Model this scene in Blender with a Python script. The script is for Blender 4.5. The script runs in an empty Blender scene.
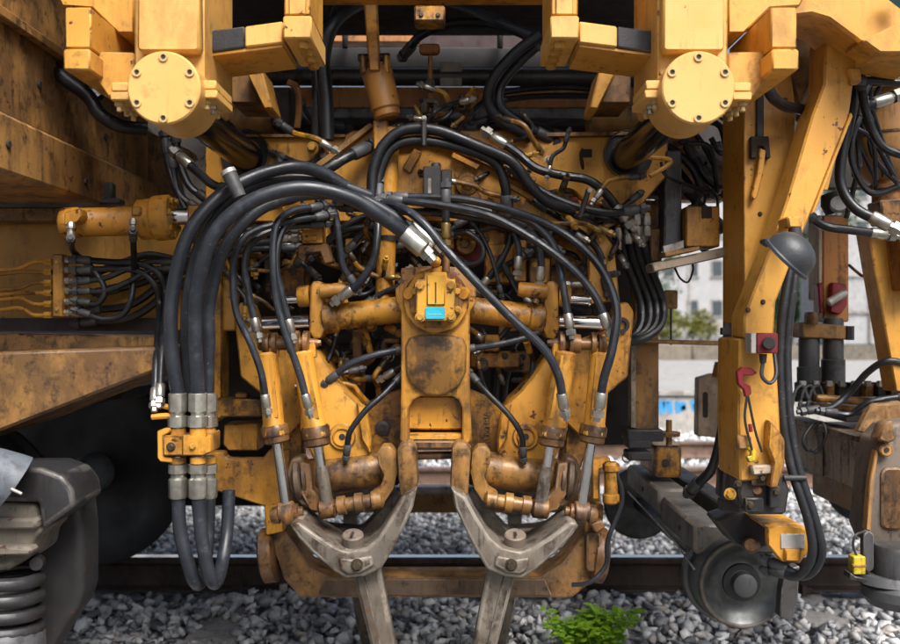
import bpy, bmesh, math, random
import numpy as np
from mathutils import Vector, Matrix, Quaternion
random.seed(7)
rng = np.random.default_rng(11)
SC = bpy.context.scene
COL = SC.collection
# ---------------------------------------------------------------- camera, sky, sun, exposure
F, CX, CY, H = 870.0, 450.0, 322.0, 1.24       # focal length in photo pixels, image centre, lens height above railhead
cam_d = bpy.data.cameras.new('camera'); cam = bpy.data.objects.new('camera', cam_d); COL.objects.link(cam)
cam.location = (0, 0, H); cam.rotation_euler = (math.pi/2, 0, 0)
cam_d.sensor_width = 36; cam_d.lens = 36*F/900; cam_d.clip_start = 0.05; cam_d.clip_end = 3000
cam_d.dof.use_dof = True; cam_d.dof.focus_distance = 2.75; cam_d.dof.aperture_fstop = 2.5
SC.camera = cam
SUN_EL, SUN_AZ = math.radians(52), math.radians(155)    # azimuth clockwise from +Y: high and behind the camera, veiled by cloud
wd = bpy.data.worlds.new('World'); SC.world = wd; wd.use_nodes = True
wn = wd.node_tree; wn.nodes.clear()
sky = wn.nodes.new('ShaderNodeTexSky'); sky.sky_type = 'NISHITA'; sky.sun_disc = False
sky.sun_elevation = SUN_EL; sky.sun_rotation = SUN_AZ; sky.air_density = 1.0; sky.dust_density = 4.0; sky.ozone_density = 1.0
hs = wn.nodes.new('ShaderNodeHueSaturation'); hs.inputs['Saturation'].default_value = 0.75
bg = wn.nodes.new('ShaderNodeBackground'); bg.inputs['Strength'].default_value = 0.062
wo = wn.nodes.new('ShaderNodeOutputWorld')
wn.links.new(sky.outputs[0], hs.inputs['Color']); wn.links.new(hs.outputs[0], bg.inputs['Color']); wn.links.new(bg.outputs[0], wo.inputs['Surface'])
sl = bpy.data.lights.new('sun', 'SUN'); sl.energy = 3.0; sl.angle = math.radians(36); sl.color = (1.0, 0.97, 0.93)
so = bpy.data.objects.new('sun', sl); COL.objects.link(so)
sd = Vector((math.sin(SUN_AZ)*math.cos(SUN_EL), math.cos(SUN_AZ)*math.cos(SUN_EL), math.sin(SUN_EL)))
so.rotation_euler = sd.to_track_quat('Z', 'Y').to_euler(); so.location = sd*30
SC.view_settings.view_transform = 'Standard'; SC.view_settings.look = 'None'
SC.view_settings.exposure = 1.2; SC.view_settings.gamma = 1.0; SC.view_settings.use_curve_mapping = False
SC.cycles.use_denoising = True; SC.cycles.max_bounces = 5; SC.cycles.diffuse_bounces = 2; SC.cycles.glossy_bounces = 3; SC.cycles.use_adaptive_sampling = True; SC.cycles.adaptive_threshold = 0.03
SC.cycles.sample_clamp_indirect = 6.0; SC.cycles.caustics_reflective = False; SC.cycles.caustics_refractive = False

# ---------------------------------------------------------------- materials
M = {}
def _nt(name):
    m = bpy.data.materials.new(name); m.use_nodes = True; nt = m.node_tree; nt.nodes.clear()
    o = nt.nodes.new('ShaderNodeOutputMaterial'); b = nt.nodes.new('ShaderNodeBsdfPrincipled')
    nt.links.new(b.outputs[0], o.inputs['Surface']); M[name] = m
    return m, nt, b
def _noise(nt, vec, scale, detail=5, rough=0.6):
    n = nt.nodes.new('ShaderNodeTexNoise'); n.inputs['Scale'].default_value = scale
    n.inputs['Detail'].default_value = detail; n.inputs['Roughness'].default_value = rough
    nt.links.new(vec, n.inputs['Vector']); return n.outputs[0]
def _ramp(nt, v, a, b, lo=0.0, hi=1.0):
    r = nt.nodes.new('ShaderNodeMapRange'); r.inputs[1].default_value = a; r.inputs[2].default_value = b
    r.inputs[3].default_value = lo; r.inputs[4].default_value = hi; r.clamp = True
    nt.links.new(v, r.inputs[0]); return r.outputs[0]
def _mix(nt, f, a, b, mode='MIX'):
    m = nt.nodes.new('ShaderNodeMix'); m.data_type = 'RGBA'; m.blend_type = mode
    for s, v in ((m.inputs[0], f), (m.inputs[6], a), (m.inputs[7], b)):
        if isinstance(v, (int, float)): s.default_value = v
        elif isinstance(v, tuple): s.default_value = (*v, 1)
        else: nt.links.new(v, s)
    return m.outputs[2]
def _pos(nt, sc=None):
    g = nt.nodes.new('ShaderNodeNewGeometry').outputs['Position']
    if sc:
        mp = nt.nodes.new('ShaderNodeMapping'); mp.inputs['Scale'].default_value = sc
        nt.links.new(g, mp.inputs['Vector']); g = mp.outputs[0]
    return g
def _bump(nt, b, h, st, dist=0.002):
    k = nt.nodes.new('ShaderNodeBump'); k.inputs['Strength'].default_value = st; k.inputs['Distance'].default_value = dist
    nt.links.new(h, k.inputs['Height']); nt.links.new(k.outputs[0], b.inputs['Normal'])
def paint(name, c1, c2, grime, g=0.5, chips=0.4, rough=0.42, metal=0.0, rust=(0.10, 0.035, 0.012), bump=0.25, edge=None):
    """worn paint: two tones, oily grime in streaks and blotches, chips to rust; the edge slot is the same with more wear"""
    for suf, gg, cc in (('', g, chips), ('_edge', min(1.0, g+0.12), min(1.0, chips+0.35))):
        m, nt, b = _nt(name+suf); p = _pos(nt)
        n1 = _noise(nt, p, 3.1, 3, 0.62); n2 = _noise(nt, _pos(nt, (8, 8, 4.2)), 1.0, 5, 0.68)
        n3 = _noise(nt, p, 38, 3, 0.62); n4 = _noise(nt, p, 8.5, 5, 0.7); n5 = _noise(nt, p, 130, 2, 0.6)
        oi = nt.nodes.new('ShaderNodeObjectInfo').outputs['Random']
        def shift(v, k):
            q = nt.nodes.new('ShaderNodeMath'); q.operation = 'MULTIPLY_ADD'; q.inputs[1].default_value = k; nt.links.new(oi, q.inputs[0]); nt.links.new(v, q.inputs[2])
            q2 = nt.nodes.new('ShaderNodeMath'); q2.operation = 'SUBTRACT'; q2.inputs[1].default_value = k*.5; nt.links.new(q.outputs[0], q2.inputs[0]); return q2.outputs[0]
        n2 = shift(n2, .16); n7_k = .10
        c = _mix(nt, _ramp(nt, n1, .36, .64), c1, c2)
        c = _mix(nt, _ramp(nt, oi, 0, 1, 0.0, 0.35), c, c2)
        c = _mix(nt, _ramp(nt, n2, .60-.26*gg, .73-.20*gg, 0, min(.95, .35+gg*.6)), c, grime)
        c = _mix(nt, _ramp(nt, n4, .66-.20*gg, .75-.18*gg, 0, min(.92, .25+gg*.75)), c, tuple(x*.42 for x in grime))
        cm = nt.nodes.new('ShaderNodeMath'); cm.operation = 'MULTIPLY_ADD'; cm.inputs[1].default_value = .55; nt.links.new(n1, cm.inputs[0]); nt.links.new(n3, cm.inputs[2])
        ch = _ramp(nt, cm.outputs[0], 1.04-.19*cc, 1.075-.19*cc)
        c = _mix(nt, ch, c, rust)
        n6 = _noise(nt, _pos(nt, (34, 34, 3.2)), 1.0, 3, .6); n7 = shift(_noise(nt, p, 19, 4, .72), .13)
        mk_ = nt.nodes.new('ShaderNodeMath'); mk_.operation = 'MULTIPLY'
        nt.links.new(_ramp(nt, n6, .60-.10*gg, .66-.10*gg), mk_.inputs[0]); nt.links.new(_ramp(nt, n4, .42, .60), mk_.inputs[1])
        c = _mix(nt, _ramp(nt, mk_.outputs[0], 0, 1, 0, min(.85, gg*1.3)), c, tuple(x*.45 for x in grime))
        c = _mix(nt, _ramp(nt, n7, .65-.17*gg, .77-.15*gg, 0, min(.9, .15+gg)), c, tuple(x*.4 for x in grime))
        if suf and edge: c = _mix(nt, _ramp(nt, n4, .42, .56, 0, .75), c, edge)
        nt.links.new(c, b.inputs['Base Color'])
        nt.links.new(_ramp(nt, n4, .3, .7, rough-.12, rough+.22), b.inputs['Roughness'])
        b.inputs['Metallic'].default_value = metal
        hgt = nt.nodes.new('ShaderNodeMath'); hgt.operation = 'ADD'
        nt.links.new(n3, hgt.inputs[0]); nt.links.new(n5, hgt.inputs[1])
        _bump(nt, b, hgt.outputs[0], bump)
Y1, Y2 = (0.63, 0.305, 0.042), (0.52, 0.225, 0.024)
GR = (0.10, 0.048, 0.016)
paint('cream', (0.70, 0.405, 0.125), (0.66, 0.36, 0.09), (0.34, 0.17, 0.05), .22, .16, .40, bump=.12, edge=(0.62, 0.33, 0.06))
paint('pale', (0.66, 0.335, 0.06), (0.57, 0.27, 0.038), (0.22, 0.105, 0.03), .32, .36, .42, bump=.15, edge=(0.40, 0.19, 0.045))
paint('yellow', Y1, Y2, GR, .44, .5, .40, edge=(0.16, 0.07, 0.02))
paint('motor_yellow', (0.72, 0.39, 0.05), (0.66, 0.33, 0.035), GR, .22, .35, .36, edge=(0.2, 0.09, 0.02))
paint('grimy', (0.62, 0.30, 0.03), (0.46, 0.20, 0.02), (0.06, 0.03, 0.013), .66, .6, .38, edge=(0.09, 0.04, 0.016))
paint('brown', (0.38, 0.20, 0.055), (0.25, 0.12, 0.035), (0.055, 0.03, 0.015), .52, .45, .48, edge=(0.16, 0.09, 0.045))
paint('tan', (0.42, 0.225, 0.07), (0.31, 0.155, 0.045), (0.075, 0.04, 0.02), .52, .36, .5, edge=(0.2, 0.12, 0.06))
paint('web', (0.46, 0.235, 0.035), (0.36, 0.17, 0.025), (0.10, 0.05, 0.02), .34, .4, .45, edge=(0.14, 0.07, 0.03))
paint('dun', (0.50, 0.40, 0.30), (0.41, 0.31, 0.225), (0.07, 0.045, 0.03), .50, .35, .6, edge=(0.35, 0.28, 0.2))
paint('greasy', (0.40, 0.20, 0.045), (0.26, 0.125, 0.035), (0.035, 0.022, 0.015), .6, .5, .36, metal=.1, edge=(0.3, 0.16, 0.06))
paint('orange', (0.46, 0.19, 0.045), (0.34, 0.13, 0.03), (0.06, 0.028, 0.014), .40, .30, .5)
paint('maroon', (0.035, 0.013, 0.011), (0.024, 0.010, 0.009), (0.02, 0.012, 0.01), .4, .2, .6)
paint('rusty_yellow', (0.40, 0.19, 0.04), (0.30, 0.13, 0.028), (0.07, 0.035, 0.018), .45, .4, .45)
paint('dunpale', (0.50, 0.38, 0.27), (0.42, 0.30, 0.20), (0.2, 0.13, 0.08), .35, .3, .5)
paint('rustdark', (0.10, 0.07, 0.05), (0.15, 0.095, 0.055), (0.04, 0.025, 0.017), .5, .5, .5, metal=.3, edge=(0.25, 0.16, 0.09))
paint('rusty', (0.17, 0.085, 0.038), (0.28, 0.135, 0.04), (0.035, 0.02, 0.013), .62, .6, .42, metal=.2, edge=(0.3, 0.2, 0.12))
paint('red', (0.26, 0.02, 0.025), (0.18, 0.014, 0.018), (0.05, 0.015, 0.012), .35, .3, .4)
paint('axlegrey', (0.26, 0.27, 0.285), (0.20, 0.21, 0.22), (0.09, 0.08, 0.075), .3, .2, .45)
paint('midgrey', (0.13, 0.135, 0.145), (0.095, 0.1, 0.11), (0.06, 0.05, 0.045), .4, .3, .4, metal=.4)
paint('lightgrey', (0.52, 0.50, 0.47), (0.40, 0.38, 0.36), (0.12, 0.09, 0.07), .45, .25, .45, metal=.3)
paint('steel', (0.20, 0.17, 0.135), (0.14, 0.12, 0.098), (0.065, 0.042, 0.026), .6, .40, .5, metal=.3, rust=(0.16, 0.075, 0.03), edge=(0.30, 0.265, 0.22))
paint('darksteel', (0.05, 0.05, 0.053), (0.034, 0.034, 0.037), (0.03, 0.022, 0.017), .35, .22, .42, metal=.5, rust=(0.12, 0.06, 0.03), edge=(0.14, 0.13, 0.12))
paint('castgrey', (0.095, 0.097, 0.103), (0.065, 0.066, 0.07), (0.04, 0.035, 0.03), .35, .15, .5, metal=.3, edge=(0.2, 0.2, 0.2))
paint('hood_grey', (0.115, 0.13, 0.155), (0.09, 0.104, 0.125), (0.06, 0.06, 0.06), .3, .15, .5)
paint('hood_dark', (0.04, 0.045, 0.052), (0.028, 0.032, 0.037), (0.05, 0.045, 0.04), .25, .15, .42)
paint('darkbar', (0.16, 0.145, 0.13), (0.11, 0.10, 0.09), (0.05, 0.04, 0.03), .4, .3, .5, edge=(0.25,0.2,0.15))
paint('tanktan', (0.50, 0.27, 0.10), (0.42, 0.21, 0.07), (0.12, 0.06, 0.03), .3, .15, .4)
paint('castbrown', (0.17, 0.13, 0.10), (0.12, 0.095, 0.075), (0.05, 0.04, 0.03), .4, .3, .55, edge=(0.25,0.2,0.15))
paint('stonegrime', (0.20, 0.17, 0.13), (0.14, 0.12, 0.095), (0.07, 0.06, 0.05), .4, .2, .8)
paint('black', (0.018, 0.018, 0.02), (0.028, 0.026, 0.026), (0.05, 0.04, 0.03), .2, .05, .5, bump=.1)
paint('soot_shade', (0.020, 0.016, 0.014), (0.03, 0.022, 0.017), (0.012, 0.01, 0.009), .3, .2, .7)  # near-black for dirty inner parts; stands in for shade in holes, gaps, backings
paint('rail', (0.085, 0.06, 0.045), (0.055, 0.042, 0.035), (0.03, 0.024, 0.02), .4, .3, .6, metal=.3)
paint('railfar', (0.22, 0.14, 0.10), (0.18, 0.11, 0.08), (0.09, 0.06, 0.045), .4, .3, .6)
paint('concrete', (0.42, 0.40, 0.37), (0.34, 0.32, 0.30), (0.17, 0.15, 0.13), .45, .2, .85, rust=(0.2, 0.17, 0.14))
paint('platform', (0.33, 0.325, 0.315), (0.27, 0.265, 0.255), (0.16, 0.15, 0.14), .45, .1, .9, rust=(0.4, 0.38, 0.35))
paint('render_white', (0.40, 0.40, 0.41), (0.35, 0.35, 0.36), (0.22, 0.22, 0.22), .4, .0, .9)
paint('sensor_yellow', (0.55, 0.42, 0.03), (0.48, 0.36, 0.02), GR, .4, .1, .4)
def simple(name, col, rough=.4, metal=0., noise=0., nscale=60, rvar=.1):
    m, nt, b = _nt(name); p = _pos(nt); n = _noise(nt, p, nscale, 5, .6)
    nt.links.new(_mix(nt, _ramp(nt, n, .35, .7), col, tuple(max(0, x*(1-noise)) for x in col)), b.inputs['Base Color'])
    n2 = _noise(nt, p, 9, 6, .65)
    nt.links.new(_ramp(nt, n2, .3, .7, max(.03, rough-rvar), rough+rvar), b.inputs['Roughness'])
    b.inputs['Metallic'].default_value = metal
    _bump(nt, b, n, .08)
    return b
def hosemat(name, c1, dust, amt):
    m, nt, b = _nt(name); p = _pos(nt); n = _noise(nt, p, 26, 5, .7); n2 = _noise(nt, p, 6, 4, .6); n3 = _noise(nt, _pos(nt, (60, 60, 160)), 1, 3, .6)
    c = _mix(nt, _ramp(nt, n2, .42, .66, 0, .8*amt), c1, dust)
    c = _mix(nt, _ramp(nt, n, .56, .68, 0, .6*amt), c, tuple(x*1.6 for x in dust))
    c = _mix(nt, _ramp(nt, n3, .66, .70, 0, .55*amt), c, (.22, .22, .22))
    nt.links.new(c, b.inputs['Base Color']); nt.links.new(_ramp(nt, n, .3, .7, .26, .52), b.inputs['Roughness']); _bump(nt, b, n3, .12)
hosemat('hosegrey', (0.012, 0.0145, 0.020), (0.040, 0.045, 0.056), .6); hosemat('hoseblack', (0.008, 0.009, 0.012), (0.026, 0.027, 0.031), .5)
simple('chrome', (0.86, 0.87, 0.88), .16, 1., .25, 14, .08)
simple('gunrod', (0.006, 0.006, 0.008), .16, 0., .3, 20, .06)
[n for n in M['gunrod'].node_tree.nodes if n.type == 'BSDF_PRINCIPLED'][0].inputs['Specular IOR Level'].default_value = .25
simple('zinc', (0.52, 0.50, 0.44), .34, .85, .45, 30, .12)
simple('brass', (0.42, 0.28, 0.10), .4, .7, .5, 30, .1)
simple('bolt_yellow', (0.55, 0.28, 0.04), .42, 0., .5, 60)
simple('bolt_cream', (0.62, 0.42, 0.17), .42, 0., .35, 60)
simple('bolt_dark', (0.10, 0.075, 0.05), .45, .6, .6, 60)
simple('blue_plate', (0.02, 0.42, 0.56), .4, 0., .15, 60)
simple('glass', (0.06, 0.075, 0.09), .08, .0, .2, 4)
simple('graffiti_blue', (0.05, 0.30, 0.62), .7, 0, .4, 6)
simple('asphalt', (0.17, 0.17, 0.17), .9, 0, .2, 4)
simple('bark', (0.09, 0.06, 0.04), .9, 0, .5, 30)
simple('wheelface', (0.10, 0.105, 0.105), .40, .5, .6, 16, .12)
def leafmat(name, c1, c2, trans=.25):
    m, nt, b = _nt(name)
    r = nt.nodes.new('ShaderNodeNewGeometry').outputs['Random Per Island']
    nt.links.new(_mix(nt, r, c1, c2), b.inputs['Base Color']); b.inputs['Roughness'].default_value = .5
    o = [n for n in nt.nodes if n.type == 'OUTPUT_MATERIAL'][0]
    t = nt.nodes.new('ShaderNodeBsdfTranslucent'); nt.links.new(_mix(nt, r, c1, c2), t.inputs[0])
    s = nt.nodes.new('ShaderNodeMixShader'); s.inputs[0].default_value = trans
    nt.links.new(b.outputs[0], s.inputs[1]); nt.links.new(t.outputs[0], s.inputs[2]); nt.links.new(s.outputs[0], o.inputs[0])
leafmat('leaf_bright', (0.28, 0.52, 0.035), (0.50, 0.70, 0.08), .5)
leafmat('leaf_dark', (0.035, 0.085, 0.035), (0.07, 0.14, 0.05))
leafmat('leaf_yellow', (0.20, 0.18, 0.03), (0.12, 0.14, 0.03))
# ballast stones: every stone takes its own grey
m, nt, b = _nt('stone')
r = nt.nodes.new('ShaderNodeNewGeometry').outputs['Random Per Island']
cr = nt.nodes.new('ShaderNodeValToRGB'); e = cr.color_ramp.elements
e[0].position = 0; e[0].color = (.07, .073, .08, 1); e[1].position = 1; e[1].color = (.85, .845, .83, 1)
for ps, c in ((.16, (.245, .25, .26)), (.40, (.46, .465, .475)), (.64, (.60, .602, .605)), (.76, (.42, .36, .31)), (.82, (.70, .70, .69))):
    k = e.new(ps); k.color = (*c, 1)
nt.links.new(r, cr.inputs[0]); n = _noise(nt, _pos(nt), 55, 6, .7)
nt.links.new(_mix(nt, _ramp(nt, n, .45, .75, 0, .3), cr.outputs[0], (.14, .135, .13)), b.inputs['Base Color']); b.inputs['Roughness'].default_value = .62
_bump(nt, b, n, .5, .004)
simple('low_bounce_dark', (0.11, 0.105, 0.10), .95, 0, .5, 8)  # dark tone of the unseen sheet that cuts ground bounce
# far ballast bed (below and beyond the stones that are built)
m, nt, b = _nt('gravel'); p = _pos(nt)
v = nt.nodes.new('ShaderNodeTexVoronoi'); v.inputs['Scale'].default_value = 20; nt.links.new(p, v.inputs['Vector'])
bw = nt.nodes.new('ShaderNodeSeparateColor'); nt.links.new(v.outputs['Color'], bw.inputs[0])
nt.links.new(_mix(nt, bw.outputs[0], (.10, .10, .10), (.45, .44, .43)), b.inputs['Base Color']); b.inputs['Roughness'].default_value = .9
_bump(nt, b, v.outputs['Distance'], 1.0, .03)

# ---------------------------------------------------------------- geometry helpers
def W(px, py, D): return Vector(((px-CX)*D/F, D, H-(py-CY)*D/F))     # a photo point at its real distance D (metres)
def S(px, D): return px*D/F
def finish(bm, bevel=0.0, seg=1):
    bmesh.ops.recalc_face_normals(bm, faces=bm.faces)
    if bevel > 0:
        ed = [e for e in bm.edges if len(e.link_faces) == 2 and e.calc_face_angle(0) > .5]
        bmesh.ops.bevel(bm, geom=ed, offset=bevel, segments=seg, profile=.6, affect='EDGES', clamp_overlap=True, material=1)
        bmesh.ops.recalc_face_normals(bm, faces=bm.faces)
    return bm
def prism3(front, vec, bevel=.005, seg=1):
    bm = bmesh.new(); a = [bm.verts.new(p) for p in front]; c = [bm.verts.new(Vector(p)+Vector(vec)) for p in front]
    bm.faces.new(a); bm.faces.new(c[::-1]); n = len(a)
    for i in range(n): bm.faces.new((a[i], c[i], c[(i+1) % n], a[(i+1) % n]))
    return finish(bm, bevel, seg)
def prism(pts, D, th, bevel=.0055, seg=1):
    return prism3([W(p[0], p[1], p[2] if len(p) > 2 else D) for p in pts], (0, th, 0), bevel, seg)
def rect(x0, y0, x1, y1, D, th, bevel=.0055, seg=1): return prism([(x0, y0), (x1, y0), (x1, y1), (x0, y1)], D, th, bevel, seg)
def box3(x0, x1, y0, y1, z0, z1, bevel=.005):
    return prism3([(x0, y0, z0), (x1, y0, z0), (x1, y0, z1), (x0, y0, z1)], (0, y1-y0, 0), bevel)
def rrect(x0, y0, x1, y1, r, n=4):
    out = []
    for cx, cy, a0 in ((x1-r, y0+r, -90), (x1-r, y1-r, 0), (x0+r, y1-r, 90), (x0+r, y0+r, 180)):
        for i in range(n+1):
            a = math.radians(a0+90*i/n); out.append((cx+r*math.cos(a), cy+r*math.sin(a)))
    return out
def ngon(cx, cy, r, n=24): return [(cx+r*math.cos(2*math.pi*i/n), cy+r*math.sin(2*math.pi*i/n)) for i in range(n)]
def frame_of(d):
    d = d.normalized(); up = Vector((0, 0, 1)) if abs(d.z) < .9 else Vector((1, 0, 0))
    u = d.cross(up).normalized(); return d, u, d.cross(u).normalized()
def lathe(p0, p1, prof, seg=20, rot=0.0, caps=True):
    """prof: (metres along the axis from p0, radius)"""
    p0, p1 = Vector(p0), Vector(p1); d, u, v = frame_of(p1-p0); bm = bmesh.new(); rings = []
    for t, r in prof:
        rings.append([bm.verts.new(p0+d*t+(u*math.cos(2*math.pi*i/seg+rot)+v*math.sin(2*math.pi*i/seg+rot))*max(r, 1e-4)) for i in range(seg)])
    for a, c in zip(rings, rings[1:]):
        for i in range(seg): bm.faces.new((a[i], a[(i+1) % seg], c[(i+1) % seg], c[i]))
    if caps: bm.faces.new(rings[0][::-1]); bm.faces.new(rings[-1])
    bmesh.ops.recalc_face_normals(bm, faces=bm.faces)
    return bm
def cyl(p0, p1, r, seg=20, r1=None, ch=None):
    L = (Vector(p1)-Vector(p0)).length; r1 = r if r1 is None else r1; c = min(.004, r*.2, L*.3) if ch is None else ch
    return lathe(p0, p1, [(0, r-c), (c, r), (L-c, r1), (L, r1-c)], seg)
def pcyl(x0, y0, x1, y1, rpx, D, D1=None, seg=20, r1=None):
    D1 = D if D1 is None else D1
    return cyl(W(x0, y0, D), W(x1, y1, D1), S(rpx, D), seg, None if r1 is None else S(r1, D1))
def collars(x0, y0, x1, y1, prof, D, D1=None, seg=20):
    """prof: (fraction, radius px) steps along the axis"""
    D1 = D if D1 is None else D1; a, c = W(x0, y0, D), W(x1, y1, D1); L = (c-a).length; out = []
    for t, r in prof: out.append((t*L, S(r, D)))
    return lathe(a, c, out, seg)
def spline(pts, n=10):
    P = [Vector(p) for p in pts]; P = [P[0]*2-P[1]]+P+[P[-1]*2-P[-2]]; out = []
    for i in range(1, len(P)-2):
        a, b_, c, d = P[i-1:i+3]
        for k in range(n):
            t = k/n
            out.append(.5*((2*b_)+(c-a)*t+(2*a-5*b_+4*c-d)*t*t+(3*b_-a-3*c+d)*t**3))
    out.append(P[-2]); return out
def tube(pts, r, seg=10, n=8, smooth=True):
    C = spline(pts, n) if smooth else [Vector(p) for p in pts]
    bm = bmesh.new(); rings = []; d = (C[1]-C[0]).normalized(); _, u, _v = frame_of(d)
    for i, p in enumerate(C):
        t = ((C[min(i+1, len(C)-1)]-C[max(i-1, 0)])).normalized()
        q = d.rotation_difference(t); u = q @ u; u = (u-t*u.dot(t)).normalized(); v = t.cross(u); d = t
        rings.append([bm.verts.new(p+(u*math.cos(2*math.pi*k/seg)+v*math.sin(2*math.pi*k/seg))*r) for k in range(seg)])
    for a, c in zip(rings, rings[1:]):
        for k in range(seg): bm.faces.new((a[k], a[(k+1) % seg], c[(k+1) % seg], c[k]))
    bm.faces.new(rings[0][::-1]); bm.faces.new(rings[-1])
    bmesh.ops.recalc_face_normals(bm, faces=bm.faces)
    return bm
def join(*bms):
    out = bmesh.new()
    for b in bms:
        me = bpy.data.meshes.new('t'); b.to_mesh(me); out.from_mesh(me); bpy.data.meshes.remove(me); b.free()
    return out
def hexbolt(p, d, r, h=None, washer=True, seg=6):
    d = Vector(d).normalized(); p = Vector(p); h = r*.8 if h is None else h
    hd = lathe(p+d*(r*.22 if washer else -.002), p+d, [(0, r), (h*.75, r), (h, r*.82)], seg, rot=random.random())
    if washer: hd = join(lathe(p-d*.001, p+d, [(0, r*1.35), (r*.22, r*1.35), (r*.24, r*1.2)], 14), hd)
    return hd
FRONT = Vector((0, -1, 0)); DOWN = Vector((0, 0, -1)); UP = Vector((0, 0, 1))

# ---------------------------------------------------------------- objects
def mats_of(me, mat):
    me.materials.append(M[mat]); me.materials.append(M.get(mat+'_edge', M[mat]))
def mk(name, bm, mat, origin=Vector((0, 0, 0)), sharp=36):
    me = bpy.data.meshes.new(name); bmesh.ops.translate(bm, verts=bm.verts, vec=-origin)
    for f in bm.faces: f.smooth = True
    bm.to_mesh(me); bm.free(); me.set_sharp_from_angle(angle=math.radians(sharp)); mats_of(me, mat)
    o = bpy.data.objects.new(name, me); COL.objects.link(o); return o
class Thing:
    def __init__(s, name, label, cat, at, group=None):
        s.at = Vector(at); s.o = bpy.data.objects.new(name, None); s.o.empty_display_size = .05; COL.objects.link(s.o)
        s.o.location = s.at; s.o['label'] = label; s.o['category'] = cat
        if group: s.o['group'] = group
    def add(s, name, bm, mat, parent=None, label=None):
        o = mk(name, bm, mat, s.at); o.parent = parent or s.o
        if label: o['label'] = label
        return o
    def bolts(s, pts, r, parent, mat='bolt_yellow', d=FRONT, name='bolt', washer=True):
        for p in pts: s.add(name, hexbolt(p, d, r, washer=washer), mat, parent)
def single(name, bm, mat, label, cat, group=None, kind=None):
    c = [v.co for v in bm.verts]
    at = Vector((sum(v.x for v in c)/len(c), sum(v.y for v in c)/len(c), min(v.z for v in c)))
    o = mk(name, bm, mat, at); o.location = at
    if label: o['label'] = label
    if cat: o['category'] = cat
    if group: o['group'] = group
    if kind: o['kind'] = kind
    return o
def structure(name, bm, mat):
    o = mk(name, bm, mat); o['kind'] = 'structure'; return o
def fitting(end, d, r, style=0):
    """crimped ferrule, hex nut, stub; end = hose end, d = direction away from the hose"""
    d = d.normalized()
    fe = lathe(end-d*r*2.2, end+d, [(0, r*1.12), (r*.3, r*1.28), (r*3.4, r*1.28), (r*3.8, r*1.05)], 14)
    nx = lathe(end+d*r*1.5, end+d*9, [(0, r*.85), (r*.5, r*.85), (r*.55, r*1.42), (r*1.9, r*1.42), (r*2.0, r*.8), (r*3.0, r*.8)], 6)
    return join(fe, nx)
def hose(label, pts, rpx, D, ends='', mat='hoseblack', group=None, fmat='zinc', name='hydraulic_hose', seg=10):
    P = [W(p[0], p[1], p[2] if len(p) > 2 else D) for p in pts]; r = S(rpx, D)
    t = Thing(name, label, 'hose', P[0] if P[0].z < P[-1].z else P[-1], group)
    t.add('hose_body', tube(P, r, seg), mat)
    if 'a' in ends: t.add('fitting', fitting(P[0], P[0]-P[1], r), fmat)
    if 'b' in ends: t.add('fitting', fitting(P[-1], P[-1]-P[-2], r), fmat)
    if rpx < 5.4 and 'a' not in ends: t.add('end_fitting', fitting(P[0], P[0]-P[1], r), 'castgrey')
    if rpx < 5.4 and 'b' not in ends: t.add('end_fitting', fitting(P[-1], P[-1]-P[-2], r), 'castgrey')
    return t
# ================================================================ SETTING: ground, track, background
ZB = -0.19      # ballast bed
structure('ground', prism3([(-400, -200, ZB-.3), (400, -200, ZB-.3), (400, 900, ZB-.3), (-400, 900, ZB-.3)], (0, 0, .27), 0), 'gravel')
structure('bounce_cut_sheet', prism3([(-200, -90, ZB-.02), (200, -90, ZB-.02), (200, 2.3, ZB-.02), (-200, 2.3, ZB-.02)], (0, 0, .012), 0), 'low_bounce_dark')  # unseen dark sheet added on the camera side to cut upward bounce
SLEEPER_X = [0.66+.58*k for k in (-3, 0, 2)]
PATCH = [(0.66, 4.10, .11, .09), (-1.07, 4.02, .10, .12), (1.82, 4.15, .12, .08)]
for k, x in enumerate(SLEEPER_X):
    o = single('concrete_sleeper', box3(x-.125, x+.125, 2.6, 5.1, ZB-.16, ZB+.004, .012), 'concrete',
               {0: 'concrete sleeper showing between the fat hoses and the left pick', 1: 'concrete sleeper showing just right of the green weed', 2: 'concrete sleeper showing right of the trolley wheel'}[k], 'sleeper', 'sleepers of the near track')
def rail_profile(D, h, s=1.0):
    w = .036*s; pr = [(-w, 0), (w, 0), (w, -.03*s), (.008, -.045*s), (.008, -h+.022), (.07*s, -h+.01), (.07*s, -h), (-.07*s, -h), (-.07*s, -h+.01), (-.008, -h+.022), (-.008, -.045*s), (-w, -.03*s)]
    return [(-30, D+a, z) for a, z in pr]
def rail(D, label, mat, top):
    t = Thing('rail', label, 'rail', (0, D, top-.17))
    t.add('rail_body', prism3([(x, y, z+top) for x, y, z in rail_profile(D, .17)], (60, 0, 0), .003), mat)
    t.add('running_surface', box3(-29.9, 29.9, D-.026, D+.026, top+.0005, top+.003, 0), 'chrome')
    return t
RA, RB = 3.1, 4.6
for D, lab in ((RA, 'near rail of the machine\'s track below the picks and wheels'), (RB, 'dark rail behind the tamping picks with ballast on both sides')):
    t = rail(D, lab, 'rail', 0.0)
    for x in SLEEPER_X:
        if D == RB: t.add('rail_clip', join(box3(x-.05, x+.05, D-.11, D-.072, ZB+.02, ZB+.055, .006), box3(x-.012, x+.012, D-.135, D-.10, ZB+.02, ZB+.075, .004)), 'rail')
rail(7.5, 'rust brown rail of the next track, nearer one', 'railfar', -.01); rail(9.1, 'rust brown rail of the next track, farther one', 'railfar', -.01)
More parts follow.
